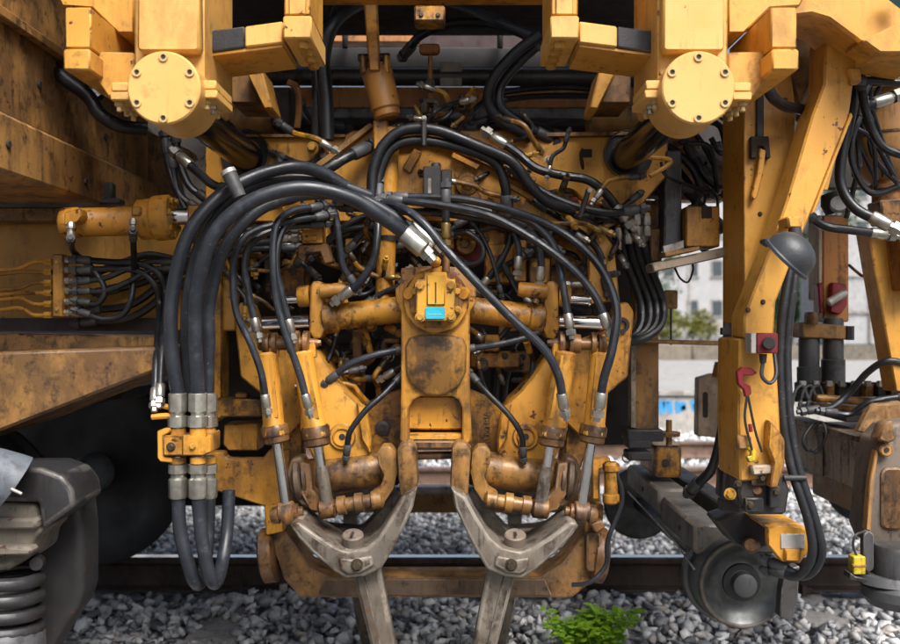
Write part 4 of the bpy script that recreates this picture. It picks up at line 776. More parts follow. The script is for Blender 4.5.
hose('thin hose passing behind the gear housing to the right', [(468, 349, 2.8), (495, 345, 2.79), (525, 338, 2.8), (550, 326, 2.84)], 3.4, 2.79, '', 'hosegrey')
# ---------------------------------------------------------------- hoses across the middle and right half
hose('long blue grey hose running diagonally across the unit to the inner right cylinder', [(375, 203, 2.7), (398, 206, 2.64), (422, 222, 2.58), (446, 250, 2.56), (474, 280, 2.55), (511, 318, 2.55), (543, 348, 2.56), (558, 375, 2.58), (563, 402, 2.6)], 4.4, 2.57, 'b', 'hosegrey')
hose('hose sweeping right above the squeeze cylinder to the right hinge pin', [(395, 200, 2.78), (440, 205, 2.74), (490, 216, 2.7), (535, 240, 2.67), (572, 268, 2.65), (595, 296, 2.64), (606, 322, 2.64)], 4.2, 2.67, 'b', 'hosegrey')
hose('hose sweeping along the arch plate down to the outer right cylinder', [(400, 197, 2.84), (460, 199, 2.8), (515, 212, 2.76), (562, 232, 2.7), (598, 264, 2.66), (616, 305, 2.62), (613, 345, 2.6), (604, 378, 2.6), (600, 402, 2.61)], 4.4, 2.66, 'b', 'hosegrey')
hose('thin hose dropping to the right hinge pin beside the flange', [(505, 212, 2.78), (534, 224, 2.74), (555, 248, 2.7), (563, 286, 2.67), (569, 322, 2.66)], 3.8, 2.69, 'b', 'hosegrey')
hose('thin hose dropping to the right squeeze cylinder port', [(520, 222, 2.86), (536, 240, 2.83), (541, 262, 2.81), (540, 275, 2.81)], 3.8, 2.82, 'b', 'hosegrey')
hose('short hose with silver end above the right squeeze cylinder', [(506, 222, 2.9), (516, 238, 2.88), (519, 252, 2.87), (518, 264, 2.87)], 3.4, 2.87, 'b', 'hosegrey')
hose('black hose slanting down left behind the diagonal hose', [(508, 216, 2.92), (510, 240, 2.9), (500, 262, 2.9), (484, 283, 2.92)], 3.2, 2.9, 'b')
hose('thin cable falling past the red accumulator', [(472, 222, 2.9), (484, 240, 2.89), (494, 265, 2.89), (500, 290, 2.9)], 2.2, 2.89, '')
hose('black hose looping round the red accumulator', [(448, 234, 2.9), (468, 233, 2.88), (482, 246, 2.88), (480, 261, 2.88), (463, 265, 2.9), (450, 258, 2.92)], 3.0, 2.88, '')
hose('upper black hose of the pair arching over the front plate', [(372, 200, 2.84), (373, 172, 2.84), (383, 146, 2.84), (404, 130, 2.84), (436, 130, 2.84), (478, 146, 2.84), (512, 162, 2.85), (530, 185, 2.86), (548, 202, 2.88), (575, 210, 2.9)], 5.6, 2.84, '', seg=12)
hose('lower black hose of the pair arching over the front plate', [(378, 202, 2.86), (379, 176, 2.86), (390, 150, 2.86), (410, 141, 2.86), (440, 143, 2.86), (476, 153, 2.86), (497, 165, 2.87), (505, 185, 2.88), (507, 206, 2.9)], 5.2, 2.86, '', seg=12)
hose('black hose snaking across the plate below the right guide rod', [(498, 140, 2.95), (516, 152, 2.94), (536, 168, 2.93), (560, 175, 2.92), (588, 180, 2.92), (606, 194, 2.92), (622, 214, 2.92)], 4.6, 2.93, 'ab')
hose('black hose running along the arch rib towards the red accumulators', [(520, 176, 2.9), (545, 193, 2.9), (575, 206, 2.89), (610, 213, 2.88), (632, 210, 2.88)], 4.0, 2.89, '')
hose('black hose crossing below the valve box, upper one', [(352, 200, 2.84), (390, 198, 2.84), (430, 200, 2.84), (475, 207, 2.84), (520, 222, 2.84)], 4.4, 2.84, '')
hose('black hose crossing below the valve box, lower one', [(345, 207, 2.88), (395, 211, 2.88), (450, 214, 2.88), (505, 226, 2.88), (548, 246, 2.88)], 4.0, 2.88, '')
hose('stiff black stub hose standing before the valve box', [(446, 232, 2.8), (446, 212, 2.8), (446, 196, 2.8)], 4, 2.8, 'a', fmat='brass')
hose('thick black hose with crimped end slanting to the brace plate', [(300, 178, 2.86), (325, 170, 2.86), (345, 158, 2.88), (362, 150, 2.92)], 5.5, 2.87, 'b', fmat='castgrey')
hose('black hose crossing behind the fat hose arch', [(230, 196, 2.8), (262, 182, 2.76), (305, 172, 2.76), (335, 182, 2.8), (345, 196, 2.84)], 6.5, 2.78, '')
for k, pts in enumerate(([(200, 238), (235, 234), (275, 228), (300, 222)], [(205, 250), (240, 246), (280, 240)], [(215, 262), (245, 250), (290, 248)], [(300, 262), (330, 238), (352, 222), (372, 214)], [(318, 252), (342, 232), (372, 226)], [(395, 232), (420, 226), (445, 232), (462, 222)], [(350, 248), (366, 232), (385, 250), (400, 245)], [(540, 205), (570, 225), (598, 250), (606, 285)], [(470, 300), (492, 275), (520, 258)])):
    hose('thin black hose behind the unit, '+('upper one left of the distributor block', 'middle one left of the distributor block', 'lower one left of the distributor block', 'slanting up right of the distributor block', 'shorter slant right of the distributor block', 'waved between motor and valve box', 'bent across the guide tube', 'curving down beside the arch plate', 'rising right of the motor')[k], pts, 3.4, 2.95, '', group='hoses in the dark behind the unit')
for k, (x, y) in enumerate(((424, 131), (585, 203))):
    t = Thing('hose_clip', ('black clip holding the hose pair at the top of the arch', 'black clip holding the hoses beside the red accumulators')[k], 'clip', W(x, y+14, 2.8))
    dx = 0 if k == 0 else 10
    t.add('strap', prism([(x-2.5+dx*.5, y-16), (x+2.5+dx*.5, y-16), (x+2.5-dx*.5, y+15), (x-2.5-dx*.5, y+15)], 2.79, .03, .004), 'black'); t.add('bolt', hexbolt(W(x+dx*.5, y-13, 2.79), FRONT, .006), 'zinc')
# ---------------------------------------------------------------- hoses in the upper part
hose('thick black hose hanging behind the left hanger block', [(327, 140, 2.95), (326, 100, 2.95), (323, 60, 2.95), (331, 28, 2.95), (352, 8, 3.0), (390, -10, 3.1)], 7.5, 2.95, '', seg=14)
hose('second black hose hanging close behind the left hanger block', [(316, 140, 3.0), (317, 100, 3.0), (318, 60, 3.0), (320, 30, 3.05), (330, 0, 3.1)], 5.5, 3.0, '')
hose('grey hose bowed over the black cross beam', [(408, 50, 3.6), (420, 36, 3.5), (445, 25, 3.4), (475, 22, 3.3), (505, 26, 3.2), (532, 36, 3.1)], 4.6, 3.4, '', 'hosegrey')
hose('thick black hose slanting down to the right hanger block', [(440, 0, 3.2), (470, 8, 3.1), (500, 22, 3.0), (536, 38, 2.95), (560, 50, 2.95)], 6, 3.05, '', 'hosegrey', seg=12)
hose('grey hose looping down from the right hanger block, outer one', [(540, 34, 2.9), (514, 54, 2.92), (494, 78, 2.95), (488, 100, 2.98), (500, 120, 3.0), (530, 138, 3.05)], 5.5, 2.95, '', 'hosegrey', seg=12)
hose('grey hose looping down from the right hanger block, inner one', [(544, 40, 2.95), (522, 60, 2.97), (502, 84, 3.0), (500, 106, 3.0), (518, 122, 3.02), (545, 136, 3.06)], 4.8, 3.0, '', 'hosegrey', seg=12)
for k, pts in enumerate(([(470, 118), (480, 105), (505, 92), (560, 87), (600, 90)], [(500, 100), (540, 96), (600, 96)], [(480, 122), (505, 112), (530, 126), (560, 138)], [(300, 100), (312, 120), (340, 126)], [(470, 128), (520, 122), (560, 134)])):
    hose('black cable under the orange cross beam, '+('bowed over the right part', 'straight across the right part', 'waved below the grey hoses', 'short one at the left end', 'lowest above the arch hoses')[k], pts, 3, 3.5, '', group='cables under the orange cross beam')
hose('black hose running down past the outer left bracket', [(34, 0, 2.75), (36, 40, 2.75), (60, 74, 2.72), (88, 96, 2.7), (100, 114, 2.7), (121, 126, 2.72), (146, 129, 2.76)], 7, 2.72, '', seg=12)
for k, pts in enumerate(([(40, -10), (45, 30), (62, 60), (95, 90)], [(50, -10), (55, 20), (70, 60), (100, 98)])): hose('black hose behind the outer left bracket, '+('left one', 'right one')[k], pts, 6, 2.95, '', group='hoses behind the outer left bracket')
hose('short dark hose with a silver end below the left guide rod', [(184, 160, 3.0), (198, 172, 2.98), (212, 184, 2.96), (228, 190, 2.95)], 4.5, 2.98, 'a')
for k, (x, y) in enumerate(((175, 160), (166, 170), (172, 185))): hose('black hose hanging in the gap left of the cross plate, '+('upper right one', 'leftmost one', 'lowest one')[k], [(x, y-25), (x+4, y), (x+14, y+25), (x+30, y+38)], 4, 3.2, '', group='hoses in the gap left of the cross plate')
# ================================================================ RIGHT SIDE
K = Thing('bent_gantry', 'yellow bent side frame with upright post right of the tamping unit', 'frame', W(758, 485, 2.65))
K.add('upright', prism([(744, 60), (790, 60), (796, 110), (792, 180), (770, 250), (752, 300), (746, 335), (744, 335)], 2.80, .22, .006), 'pale')
K.add('bent_post', prism([(826, 14), (862, 14), (858, 45), (855, 74), (849, 118), (812, 212), (799, 242), (776, 302), (774, 338), (744, 338), (744, 316), (770, 250), (788, 197), (812, 116), (824, 84)], 2.62, .12, .006), 'pale', label='bent yellow post, lit face')
K.add('post_cover', prism([(851, 112), (853, 116), (815, 212), (811, 214)], 2.61, .03, .002), 'pale')
lp = K.add('lower_post', prism([(739, 338.5), (775, 338.5), (779, 400), (783, 478), (740, 482), (738, 420)], 2.64, .21, .006), 'pale')
K.add('head_beam', prism([(722, -60), (930, -60), (930, 62), (895, 56), (860, 42), (829, 19), (812, 14), (795, 16), (770, 5), (740, 12), (722, 34)], 2.50, .2, .008), 'pale')
K.add('head_box', prism([(862, 40), (930, 8), (930, 58), (900, 53), (880, 53)], 2.46, .12, .006), 'pale'); K.add('inner_plate', prism([(780, 14), (822, 18), (822, 60), (800, 108), (786, 60)], 2.92, .03), 'tan'); K.add('blue_corner', prism([(888, -8), (906, -10), (906, 6)], 2.44, .03, .003), 'graffiti_blue')
st = K.add('strap', rect(757, 78, 764, 140, 2.785, .012, .002), 'black'); K.add('strap_clip', prism([(751, 136), (769, 136), (771, 158), (766, 158), (764, 146), (758, 146), (757, 158), (751, 158)], 2.775, .022, .003), 'soot_shade', st); K.add('hook', prism([(760, 148), (766, 150), (764, 170), (757, 198), (753, 200), (752, 194), (758, 170)], 2.77, .02, .003), 'pale', st)
for x, y in ((763, 302), (748, 310), (760, 214), (785, 100)): K.add('rivet', hexbolt(W(x, y, 2.62 if y > 250 else 2.8), FRONT, .006), 'bolt_dark')
K.add('tab', prism([(848, 67), (862, 67), (862, 82), (852, 84)], 2.6, .03), 'pale'); K.add('flange_low', prism([(842, 112), (848, 113), (828, 190), (821, 190)], 2.70, .02, .002), 'pale')
# lower clamp under the post
cl = K.add('lower_clamp', prism([(742, 470), (782, 468), (790, 490), (786, 515), (748, 515), (738, 495)], 2.66, .14, .008), 'black'); K.add('curved_bracket', prism([(770, 420), (780, 432), (785, 440), (785, 464), (778, 488), (770, 488), (774, 462), (768, 446)], 2.60, .04, .004), 'yellow', cl)
K.add('clamp_tab', rect(738, 436, 752, 450, 2.61, .03), 'tan', cl); K.add('pin', pcyl(757, 490, 757, 492, 5, 2.655, 2.70), 'rusty', cl); K.add('grip', prism([(751, 466), (776, 465), (778, 474), (753, 476)], 2.615, .04), 'dun', cl); K.add('nut', hexbolt(W(730, 494, 2.66), FRONT, .014), 'bolt_yellow', cl)
K.add('link', prism([(750, 445), (757, 452), (756, 461), (749, 463), (747, 457), (752, 456), (751, 452), (747, 449)], 2.60, .02, .003), 'sensor_yellow', cl)
for x0, y0, x1, y1, D, m_ in ((734, 478, 744, 500, 2.70, 'castgrey'), (746, 498, 764, 512, 2.64, 'darksteel'), (770, 486, 780, 508, 2.63, 'darksteel'), (752, 480, 768, 486, 2.64, 'rustdark'), (722, 500, 740, 512, 2.8, 'black')):
    K.add('clamp_plate', rect(x0, y0, x1, y1, D, .05, .004), m_, cl)
for x, y in ((750, 505), (776, 492), (762, 478), (738, 484)): K.add('bolt', hexbolt(W(x, y, 2.63), FRONT, .009), 'bolt_dark', cl)
K.add('cross_bolt', pcyl(783, 478, 806, 478, 3, 2.66), 'black', cl)
# work lamp
t = Thing('work_lamp', 'grey round work lamp hanging from the bent yellow post, facing down left', 'lamp', W(795, 282, 2.45))
rc_ = W(785, 260, 2.45); ax = Vector((.66, -.42, .72)).normalized(); rr = S(27, 2.45)
hd = t.add('lamp_shell', lathe(rc_, rc_+ax, [(.0, rr*.96), (0, rr*1.03), (.008, rr*1.03), (.012, rr*.97), (.035, rr*.92), (.055, rr*.78), (.07, rr*.52), (.078, rr*.2), (.079, .002)], 40, caps=False), 'hood_dark')
t.add('lens', lathe(rc_+ax*.004, rc_+ax, [(0, .002), (.0, rr*.97)], 40, caps=False), 'glass', hd); t.add('visor_tip', prism([(764, 239), (770, 237), (779, 243), (774, 247), (766, 243)], 2.44, .05, .006), 'hood_dark', hd)
t.add('bracket', prism([(787, 216), (803, 216), (803, 228), (789, 228)], 2.53, .08), 'pale'); t.add('neck', collars(795, 228, 795, 238, [(0, 6), (1, 7)], 2.52), 'black')
# emergency switch box, red hook
t = Thing('switch_box', 'small red switch box with a black knob on the yellow post', 'switch', W(765, 354, 2.6))
t.add('box', rect(757, 333, 778, 353.5, 2.555, .06, .003), 'red'); t.add('side_cover', rect(751, 333, 756.7, 353.5, 2.56, .055, .002), 'lightgrey'); t.add('knob', collars(769, 343, 769.2, 343.2, [(0, 5.5), (.3, 6), (1, 6.5)], 2.53, 2.555), 'black'); t.add('cable_gland', collars(763, 354, 763, 363, [(0, 4), (1, 3)], 2.58), 'black')
t.add('cable', tube([W(763, 362, 2.58), W(762, 376, 2.57), W(770, 383, 2.57), W(776, 374, 2.58), W(774, 350, 2.6)], .006, 8), 'black')
t = Thing('red_hook', 'red spring hook with a cord on the lower yellow post', 'hook', W(747, 395, 2.6))
t.add('hook_body', prism([(737, 372), (742, 367), (752, 368), (758, 373), (752, 376), (744, 375), (744, 382), (751, 386), (752, 394), (746, 398), (744, 390), (738, 384)], 2.60, .018, .003), 'red')
t.add('cord', tube([W(747, 396, 2.6), W(745, 420, 2.6), W(752, 450, 2.6)], .004, 6), 'black'); t.add('cord', tube([W(748, 396, 2.6), W(755, 430, 2.6), W(762, 452, 2.6)], .004, 6), 'black'); t.add('cord_bead', pcyl(750, 424, 751, 432, 2, 2.597), 'red')
# trolley with its two flanged wheels
t = Thing('measuring_trolley', 'flanged wheel trolley hanging below the yellow post with a dark cross bar', 'trolley', (.95, 3.5, .15))
wx = (744-450)/F*3.06; wz = H-(583-322)*3.08/F
for D, s in ((3.06, 1), (4.58, -1)):
    x_ = wx if s > 0 else .965
    p0 = Vector((x_, D, wz)); w = t.add('wheel', lathe(p0, p0+Vector((0, s, 0)), [(.02, .001), (.02, .03), (.02, .045), (.032, .068), (.034, .092), (.022, .118), (.004, .138), (0, .144), (0, .153), (.006, .157), (.10, .161), (.115, .168), (.12, .180), (.145, .183), (.155, .17), (.155, .05)], 64), 'wheelface')
    t.add('hub', lathe(p0-Vector((0, s*.02, 0)), p0+Vector((0, s, 0)), [(0, .034), (.004, .041), (.06, .043)], 32), 'castgrey', w)
    t.add('rim_ring', lathe(p0-Vector((0, s*.0015, 0)), p0+Vector((0, s*9, 0)), [(0.002, .1435), (0, .146), (0, .152), (.004, .1555)], 64, caps=False), 'steel', w)
    t.add('tread', lathe(p0+Vector((0, s*.01, 0)), p0+Vector((0, s*9, 0)), [(0, .1582), (.085, .1622)], 64, caps=False), 'midgrey', w)
    t.add('hub_ring', lathe(p0+Vector((0, s*.008, 0)), p0+Vector((0, s*9, 0)), [(0.01, .046), (.012, .066), (.03, .068)], 40, caps=False), 'darksteel', w)
t.add('axle', cyl((wx-.03, 3.15, wz), (.965, 4.5, wz), .035), 'darksteel')
t.add('cross_bar', box3(.865, .99, 3.62, 4.25, .44, .545, .012), 'darkbar'); t.add('cross_bar', box3(.875, .995, 3.12, 3.615, .405, .515, .012), 'darkbar'); t.add('second_bar', box3(1.04, 1.13, 3.0, 4.3, .44, .54, .008), 'black')
t.add('bar_wire', tube([(.86, 4.2, .42), (.86, 3.4, .40), (.87, 3.1, .36)], .004, 6), 'lightgrey')
for y, z in ((3.3, .46), (3.9, .49)): t.add('bar_hole', cyl((.861 if y > 3.6 else .871, y, z), (.87, y, z), .012, 12), 'soot_shade')
bf = t.add('bumper_block', prism(rrect(655, 446, 682, 478, 4), 3.75, .3, .012, 2), 'grimy'); t.add('bumper_hole', lathe(W(666, 463, 3.745), W(666, 463, 3.745)-FRONT, [(0, .017), (.01, .017)], 18), 'soot_shade', bf); t.add('bumper_top', prism([(648, 442), (678, 442), (680, 446), (655, 446)], 3.74, .3, .003), 'dun', bf)
fb = t.add('front_bracket', prism([(768, 528), (786, 524), (809, 530), (810, 550), (800, 564), (782, 562), (768, 545)], 2.72, .03, .004), 'yellow'); t.add('bracket_side', prism([(760, 523), (796, 523), (810, 530), (768, 530)], 2.73, .16, .004), 'yellow', fb); t.add('bracket_window', rect(781, 534, 805, 549, 2.715, .01, .002), 'lightgrey', fb); t.add('bracket_foot', prism([(786, 550), (802, 550), (800, 562), (786, 561)], 2.70, .03, .003), 'yellow', fb)
t.add('axle_arm', prism([(715, 520), (760, 505), (785, 520), (772, 545), (752, 552), (735, 545)], 2.88, .12, .008), 'black'); t.add('pivot_eye', collars(751, 545, 752, 545, [(0, 6), (.2, 8.5), (1, 8.5)], 2.80, 2.9), 'rusty'); t.add('scraper', prism([(786, 570), (800, 566), (798, 600), (792, 622), (780, 618), (782, 590)], 2.95, .05, .004), 'castgrey')
t.add('handle', prism([(722, 470), (730, 466), (734, 478), (750, 482), (748, 500), (720, 498)], 2.95, .06, .006), 'black')
# right half of the gap: post, rail, shelf, boxes
N = Thing('side_post', 'rusty upright post with a cross rail beside the hose loops', 'post', W(646, 440, 3.5))
N.add('post', rect(634, 200, 659, 432, 3.55, .08), 'brown'); N.add('post_edge', rect(631, 338, 636, 428, 3.53, .06, .002), 'dun'); N.add('rail_bar', prism([(634, 339), (728, 341), (728, 346), (634, 343)], 3.5, .04, .003), 'tan'); N.add('foot', rect(628, 430, 664, 442, 3.5, .14), 'darksteel')
N.add('spring_rod', collars(671, 300, 671, 345, [(0, 1), (1, 1)], 3.6, seg=8), 'black'); N.add('hanging_tag', rect(664, 290, 678, 309, 3.58, .01), 'tan'); N.add('clamp_wheel', prism(ngon(632, 326, 10, 20), 3.4, .04, .005), 'tan')
for y in (440, 452): N.add('foot_block', rect(628, y, 652, y+9, 3.5, .1), 'black')
N.add('valve_wheel', collars(669, 432, 669, 436, [(0, 11), (1, 11)], 3.6), 'rusty'); N.add('valve_stem', collars(669, 420, 669, 446, [(0, 3), (1, 3)], 3.6), 'rusty'); N.add('ring', lathe(W(627, 458, 3.4), W(627, 458, 3.4)-FRONT, [(0, .018), (.004, .02), (.008, .018), (.004, .015), (0, .018)], 16, caps=False), 'black')
N = Thing('shelf_bracket', 'worn shelf arm carrying a yellow box left of the side frame', 'shelf', W(690, 268, 3.0))
N.add('shelf', prism([(652, 263), (729, 246), (729, 256), (654, 272)], 3.0, .12, .004), 'dun'); N.add('box', prism(rrect(686, 206, 720, 247, 2), 3.0, .12, .005), 'yellow'); N.add('box_recess', rect(702, 206, 712, 218, 2.995, .01, .002), 'soot_shade'); N.add('box_base', prism([(664, 252), (700, 246), (700, 250), (666, 257)], 2.98, .1, .003), 'tan')
N.add('bellows', prism([(666, 150), (682, 150), (682, 246), (664, 250)], 3.05, .1, .006), 'castgrey'); N.add('bellows_foot', prism([(663, 246), (684, 240), (684, 248), (664, 254)], 2.99, .02, .002), 'lightgrey')
N.add('thin_wire', tube([W(674, 266, 3.1), W(680, 278, 3.1), W(688, 282, 3.1), W(693, 270, 3.1), W(692, 262, 3.1)], .004, 6), 'black')
N = Thing('valve_cluster', 'dark cluster of hose fittings hanging between unit and side frame', 'valve', W(630, 260, 3.1))
N.add('block', rect(608, 214, 651, 232, 3.1, .12), 'black'); N.add('yellow_link', lathe(W(625, 228, 3.06), W(625, 228, 3.06)-FRONT, [(0, .022), (-.01, .03), (.01, .034), (.02, .022)], 6, caps=False), 'yellow'); N.add('back', rect(600, 130, 665, 196, 3.35, .1), 'soot_shade')
N.add('rear_body', rect(660, 150, 728, 200, 3.5, .1), 'brown'); N.add('rear_plate', rect(655, 120, 700, 150, 3.3, .05), 'rusty')
N.add('side_yellow', rect(650, 228, 662, 262, 3.12, .06), 'brown')
for x, y in ((637, 222), (647, 222), (628, 230), (618, 236)): N.add('fitting', collars(x, y-8, x, y+14, [(0, 3), (.2, 4), (.5, 4), (.55, 3), (.7, 4.2), (1, 4)], 3.05, seg=8), 'zinc')
N.add('yellow_cap', collars(647, 213, 647, 219, [(0, 3), (1, 3)], 3.05), 'yellow')
N.add('handle', tube([W(642, 157, 2.95), W(668, 159, 2.95), W(668, 165, 2.95), W(650, 176, 2.95)], .008, 8, 4), 'pale')
for k, dx in enumerate((0, 8, 15, 22)):
    hose(('innermost', 'second', 'third', 'outermost')[k]+' black hose of the loops hanging left of the side frame', [(620+dx, 232, 3.1), (624+dx, 256, 3.12), (634+dx, 282, 3.15), (641+dx, 305, 3.15), (640+dx*.9, 326, 3.12), (628+dx*.5, 340, 3.08), (612, 343, 3.02)], 4.4, 3.1, 'a' if k % 2 else '')
GAPL = ['highest, running level from the accumulators', 'bent under the silver fittings', 'slanting towards the yellow box', 'shortest, close to the frame upright', 'dropping beside the grey bellows', 'hanging left of the fittings', 'curving under the pale handle']
for k, pts in enumerate(([(600, 200), (625, 205), (640, 190), (660, 185), (700, 192)], [(600, 230), (612, 250), (628, 246), (650, 236)], [(640, 175), (670, 180), (700, 205), (715, 220)], [(690, 150), (705, 175), (720, 190), (728, 196)], [(660, 140), (690, 165), (700, 190), (690, 215)], [(605, 240), (600, 262), (590, 280)], [(640, 150), (655, 185), (690, 190)])):
    hose('black hose in the gap left of the bent frame, '+GAPL[k], pts, 4.2, 3.2, '', group='hoses in the gap left of the side frame')
hose('black hose curving under the right bracket block', [(766, 82, 2.6), (772, 96, 2.62), (785, 106, 2.68), (805, 110, 2.75)], 5.5, 2.65, '')
for k, dx in enumerate((0, 7)):
    hose(('left', 'right')[k]+' black hose running down beside the post and looping under the yellow bracket', [(800+dx*.3, 225, 2.75), (786+dx, 290, 2.72), (780+dx, 350, 2.72), (783+dx, 420, 2.7), (792+dx, 470, 2.68), (808+dx, 520, 2.66), (812+dx*1.3, 555, 2.66), (798+dx, 576, 2.7), (778, 572-dx, 2.76)], 4.6, 2.7, '', seg=12)
hose('thick black hose hanging left of the lower yellow post', [(727, 345, 2.85), (726, 390, 2.85), (722, 430, 2.85), (712, 468, 2.9), (695, 486, 3.0)], 5, 2.86, '', seg=12)
X = Thing('slotted_bracket', 'pale slotted bracket plate behind the lower yellow post', 'bracket', W(712, 440, 4.0))
X.add('plate', prism([(698, 378), (712, 374), (740, 374), (740, 440), (697, 436)], 4.0, .06), 'dunpale'); X.add('slot', prism(rrect(703, 392, 708, 418, 2.4), 3.996, .01, 0), 'soot_shade'); X.add('knob', collars(722, 362, 722, 376, [(0, 7), (.3, 8), (1, 10)], 4.0), 'orange')
# right background frame
X = Thing('right_mast', 'rust orange mast with red clamps and two dark cylinders behind the lamp', 'mast', W(830, 390, 3.6))
X.add('mast', rect(823, 215, 849, 322, 3.6, .1), 'orange'); X.add('mast_side', rect(818, 215, 822.6, 300, 3.58, .1), 'dun'); X.add('red_clamp', prism([(818, 284), (824, 282), (824, 312), (820, 314)], 3.56, .05), 'red'); X.add('red_clamp', prism([(832, 282), (847, 284), (848, 305), (840, 315), (830, 312)], 3.57, .03), 'red')
X.add('clamp_rod', pcyl(828, 303, 846, 292, 4, 3.54), 'lightgrey'); X.add('bridge', prism([(802, 322), (850, 326), (850, 340), (802, 338)], 3.5, .1), 'tan'); X.add('cap_nut', collars(811, 312, 811, 324, [(0, 5), (.2, 6.5), (1, 6.5)], 3.5, seg=6), 'rusty')
for x, y in ((809, 337), (833, 318)): X.add('dark_cylinder', collars(x, y, x, 386, [(0, 9), (.05, 10), (.6, 10), (.62, 11.5), (1, 11.5)], 3.55), 'castgrey')
X.add('nut_column', collars(850, 326, 850, 340, [(0, 4), (1, 4)], 3.5, seg=6), 'black')
X.add('mast_chain', tube([W(849, 265, 3.5), W(857, 272, 3.45), W(864, 276, 3.4), W(874, 270, 3.3)], .006, 6), 'rusty'); X.add('chain_ring', lathe(W(874, 272, 3.3), W(874, 272, 3.3)-FRONT, [(0, .012), (-.004, .016), (0, .02), (.004, .016), (0, .012)], 14, caps=False), 'red')
X = Thing('leaning_leg', 'pale orange leaning leg at the right edge', 'leg', W(890, 390, 3.1))
X.add('leg', prism([(868, 230), (896, 226), (930, 300), (930, 395), (896, 392)], 3.1, .1), 'pale'); X.add('leg_side', prism([(898, 222), (930, 222), (930, 290), (906, 290)], 3.0, .1), 'orange'); X.add('leg_cap', prism([(880, 200), (930, 196), (930, 222), (884, 224)], 3.02, .1), 'rusty')
X = Thing('hydraulic_tank', 'orange brown round bottomed tank under the right head beam', 'tank', W(880, 185, 3.0))
X.add('tank', collars(888, 95, 888, 188, [(0, 38), (.4, 40), (.6, 39), (.78, 32), (.9, 22), (.94, 16), (1, 16)], 3.1, seg=40), 'tanktan'); X.add('seam', collars(888, 137, 888, 139, [(0, 40.8), (1, 40.8)], 3.1, seg=40), 'rusty'); X.add('outlet', collars(888, 186, 888, 206, [(0, 20), (.2, 20), (.25, 15), (1, 15)], 3.1, seg=24), 'orange'); X.add('back_plate', rect(838, 40, 930, 120, 3.3, .05), 'brown'); X.add('head_web', prism([(800, 20), (930, 40), (930, 90), (850, 75), (835, 120), (800, 120)], 3.35, .05), 'brown')
X.add('hanger', prism([(860, 76), (930, 60), (930, 76), (864, 84)], 2.9, .06), 'tan')
X = Thing('head_lamp', 'small dark lamp with a white lens behind the bent post', 'lamp', W(838, 212, 3.2))
X.add('lamp_body', collars(832, 192, 838, 212, [(0, 11), (.5, 14), (1, 12)], 3.2), 'black'); X.add('lens', collars(839, 203, 838, 206, [(0, 8), (1, 8)], 3.1, 3.12), 'render_white')
hose('thick black hose curving from the head beam to the right edge coupling', [(858, 66, 2.8), (852, 110, 2.8), (842, 155, 2.8), (841, 185, 2.8), (855, 208, 2.78), (882, 222, 2.75)], 5.2, 2.8, 'b', seg=12)
hose('thin black hose looping below the tank', [(862, 110, 2.85), (852, 140, 2.85), (854, 168, 2.85), (872, 193, 2.83), (905, 184, 2.8)], 3.2, 2.85, '')
hose('black hose crossing in front of the tank', [(860, 82, 2.75), (868, 118, 2.75), (882, 146, 2.75), (912, 158, 2.75)], 4.2, 2.75, '')
hose('black hose level below the right head beam', [(856, 80, 2.7), (880, 81, 2.7), (915, 83, 2.7)], 4, 2.7, 'b')
hose('black hose passing behind the bent post at lamp height', [(806, 214, 2.9), (825, 226, 2.9), (850, 230, 2.9), (880, 234, 2.9)], 4.4, 2.9, 'b')
hose('black hose under the head beam with silver nut', [(838, 130, 2.9), (856, 112, 2.88), (872, 104, 2.86), (884, 100, 2.86)], 5, 2.88, 'b')
# lower right beam, rack and lifting clamp
B = Thing('cross_member', 'worn grey brown cross member at the lower right carrying the fitting rack', 'beam', (1.6, 3.4, .5))
B.add('beam', box3(1.5, 1.9, 3.0, 3.85, .62, .80, .006), 'dun'); B.add('top_angle', box3(1.47, 1.56, 3.1, 3.5, .803, .83, .004), 'dun'); B.add('top_angle', box3(1.48, 1.56, 3.52, 3.85, .803, .825, .004), 'dun'); B.add('joint', box3(1.496, 1.4995, 3.488, 3.494, .62, .80, 0), 'soot_shade')
B.add('under_box', box3(1.56, 1.9, 2.95, 3.75, .50, .617, .006), 'brown'); B.add('far_wall', box3(1.9, 2.6, 3.7, 3.8, .5, .85, .006), 'brown'); B.add('yellow_plate', prism([(858, 432), (868, 412), (875, 404), (905, 403), (905, 430), (890, 430), (876, 436)], 3.05, .04), 'tan')
B.add('wire_loop', tube([W(822, 422, 3.4), W(812, 425, 3.38), W(803, 440, 3.36), (W(808, 451, 3.36)), W(818, 446, 3.37), W(816, 428, 3.38), W(822, 422, 3.38), W(826, 434, 3.36), W(818, 452, 3.36), W(810, 450, 3.36)], .005, 6), 'hoseblack')
rk = B.add('rack_tray', box3(1.5, 2.3, 3.3, 3.75, .86, .89, .004), 'black')
for k in range(9):
    px = 800+k*13; v = B.add('rack_valve', rect(px, 383+(k % 2), px+9, 397, 3.47-.025*k, .06, .003), ('black', 'darksteel', 'grimy')[k % 3], rk); B.add('rack_tip', rect(px+1, 381, px+7, 387, 3.45-.025*k, .02, .002), 'lightgrey', rk)
B.add('rack_rail', rect(796, 397, 905, 402, 3.45, .08, .003), 'darksteel', rk); B.add('rack_tube', pcyl(815, 398, 905, 404, 4, 3.3), 'grimy'); B.add('rack_tube', pcyl(812, 405, 858, 410, 3.5, 3.35), 'grimy'); B.add('rack_tube', pcyl(858, 392, 905, 394, 5, 3.5), 'brown')
hose('black hose arching over the fitting rack', [(812, 410, 3.2), (832, 407, 3.2), (850, 392, 3.2), (868, 372, 3.15), (888, 361, 3.1), (915, 366, 3.1)], 3.4, 3.2, '')
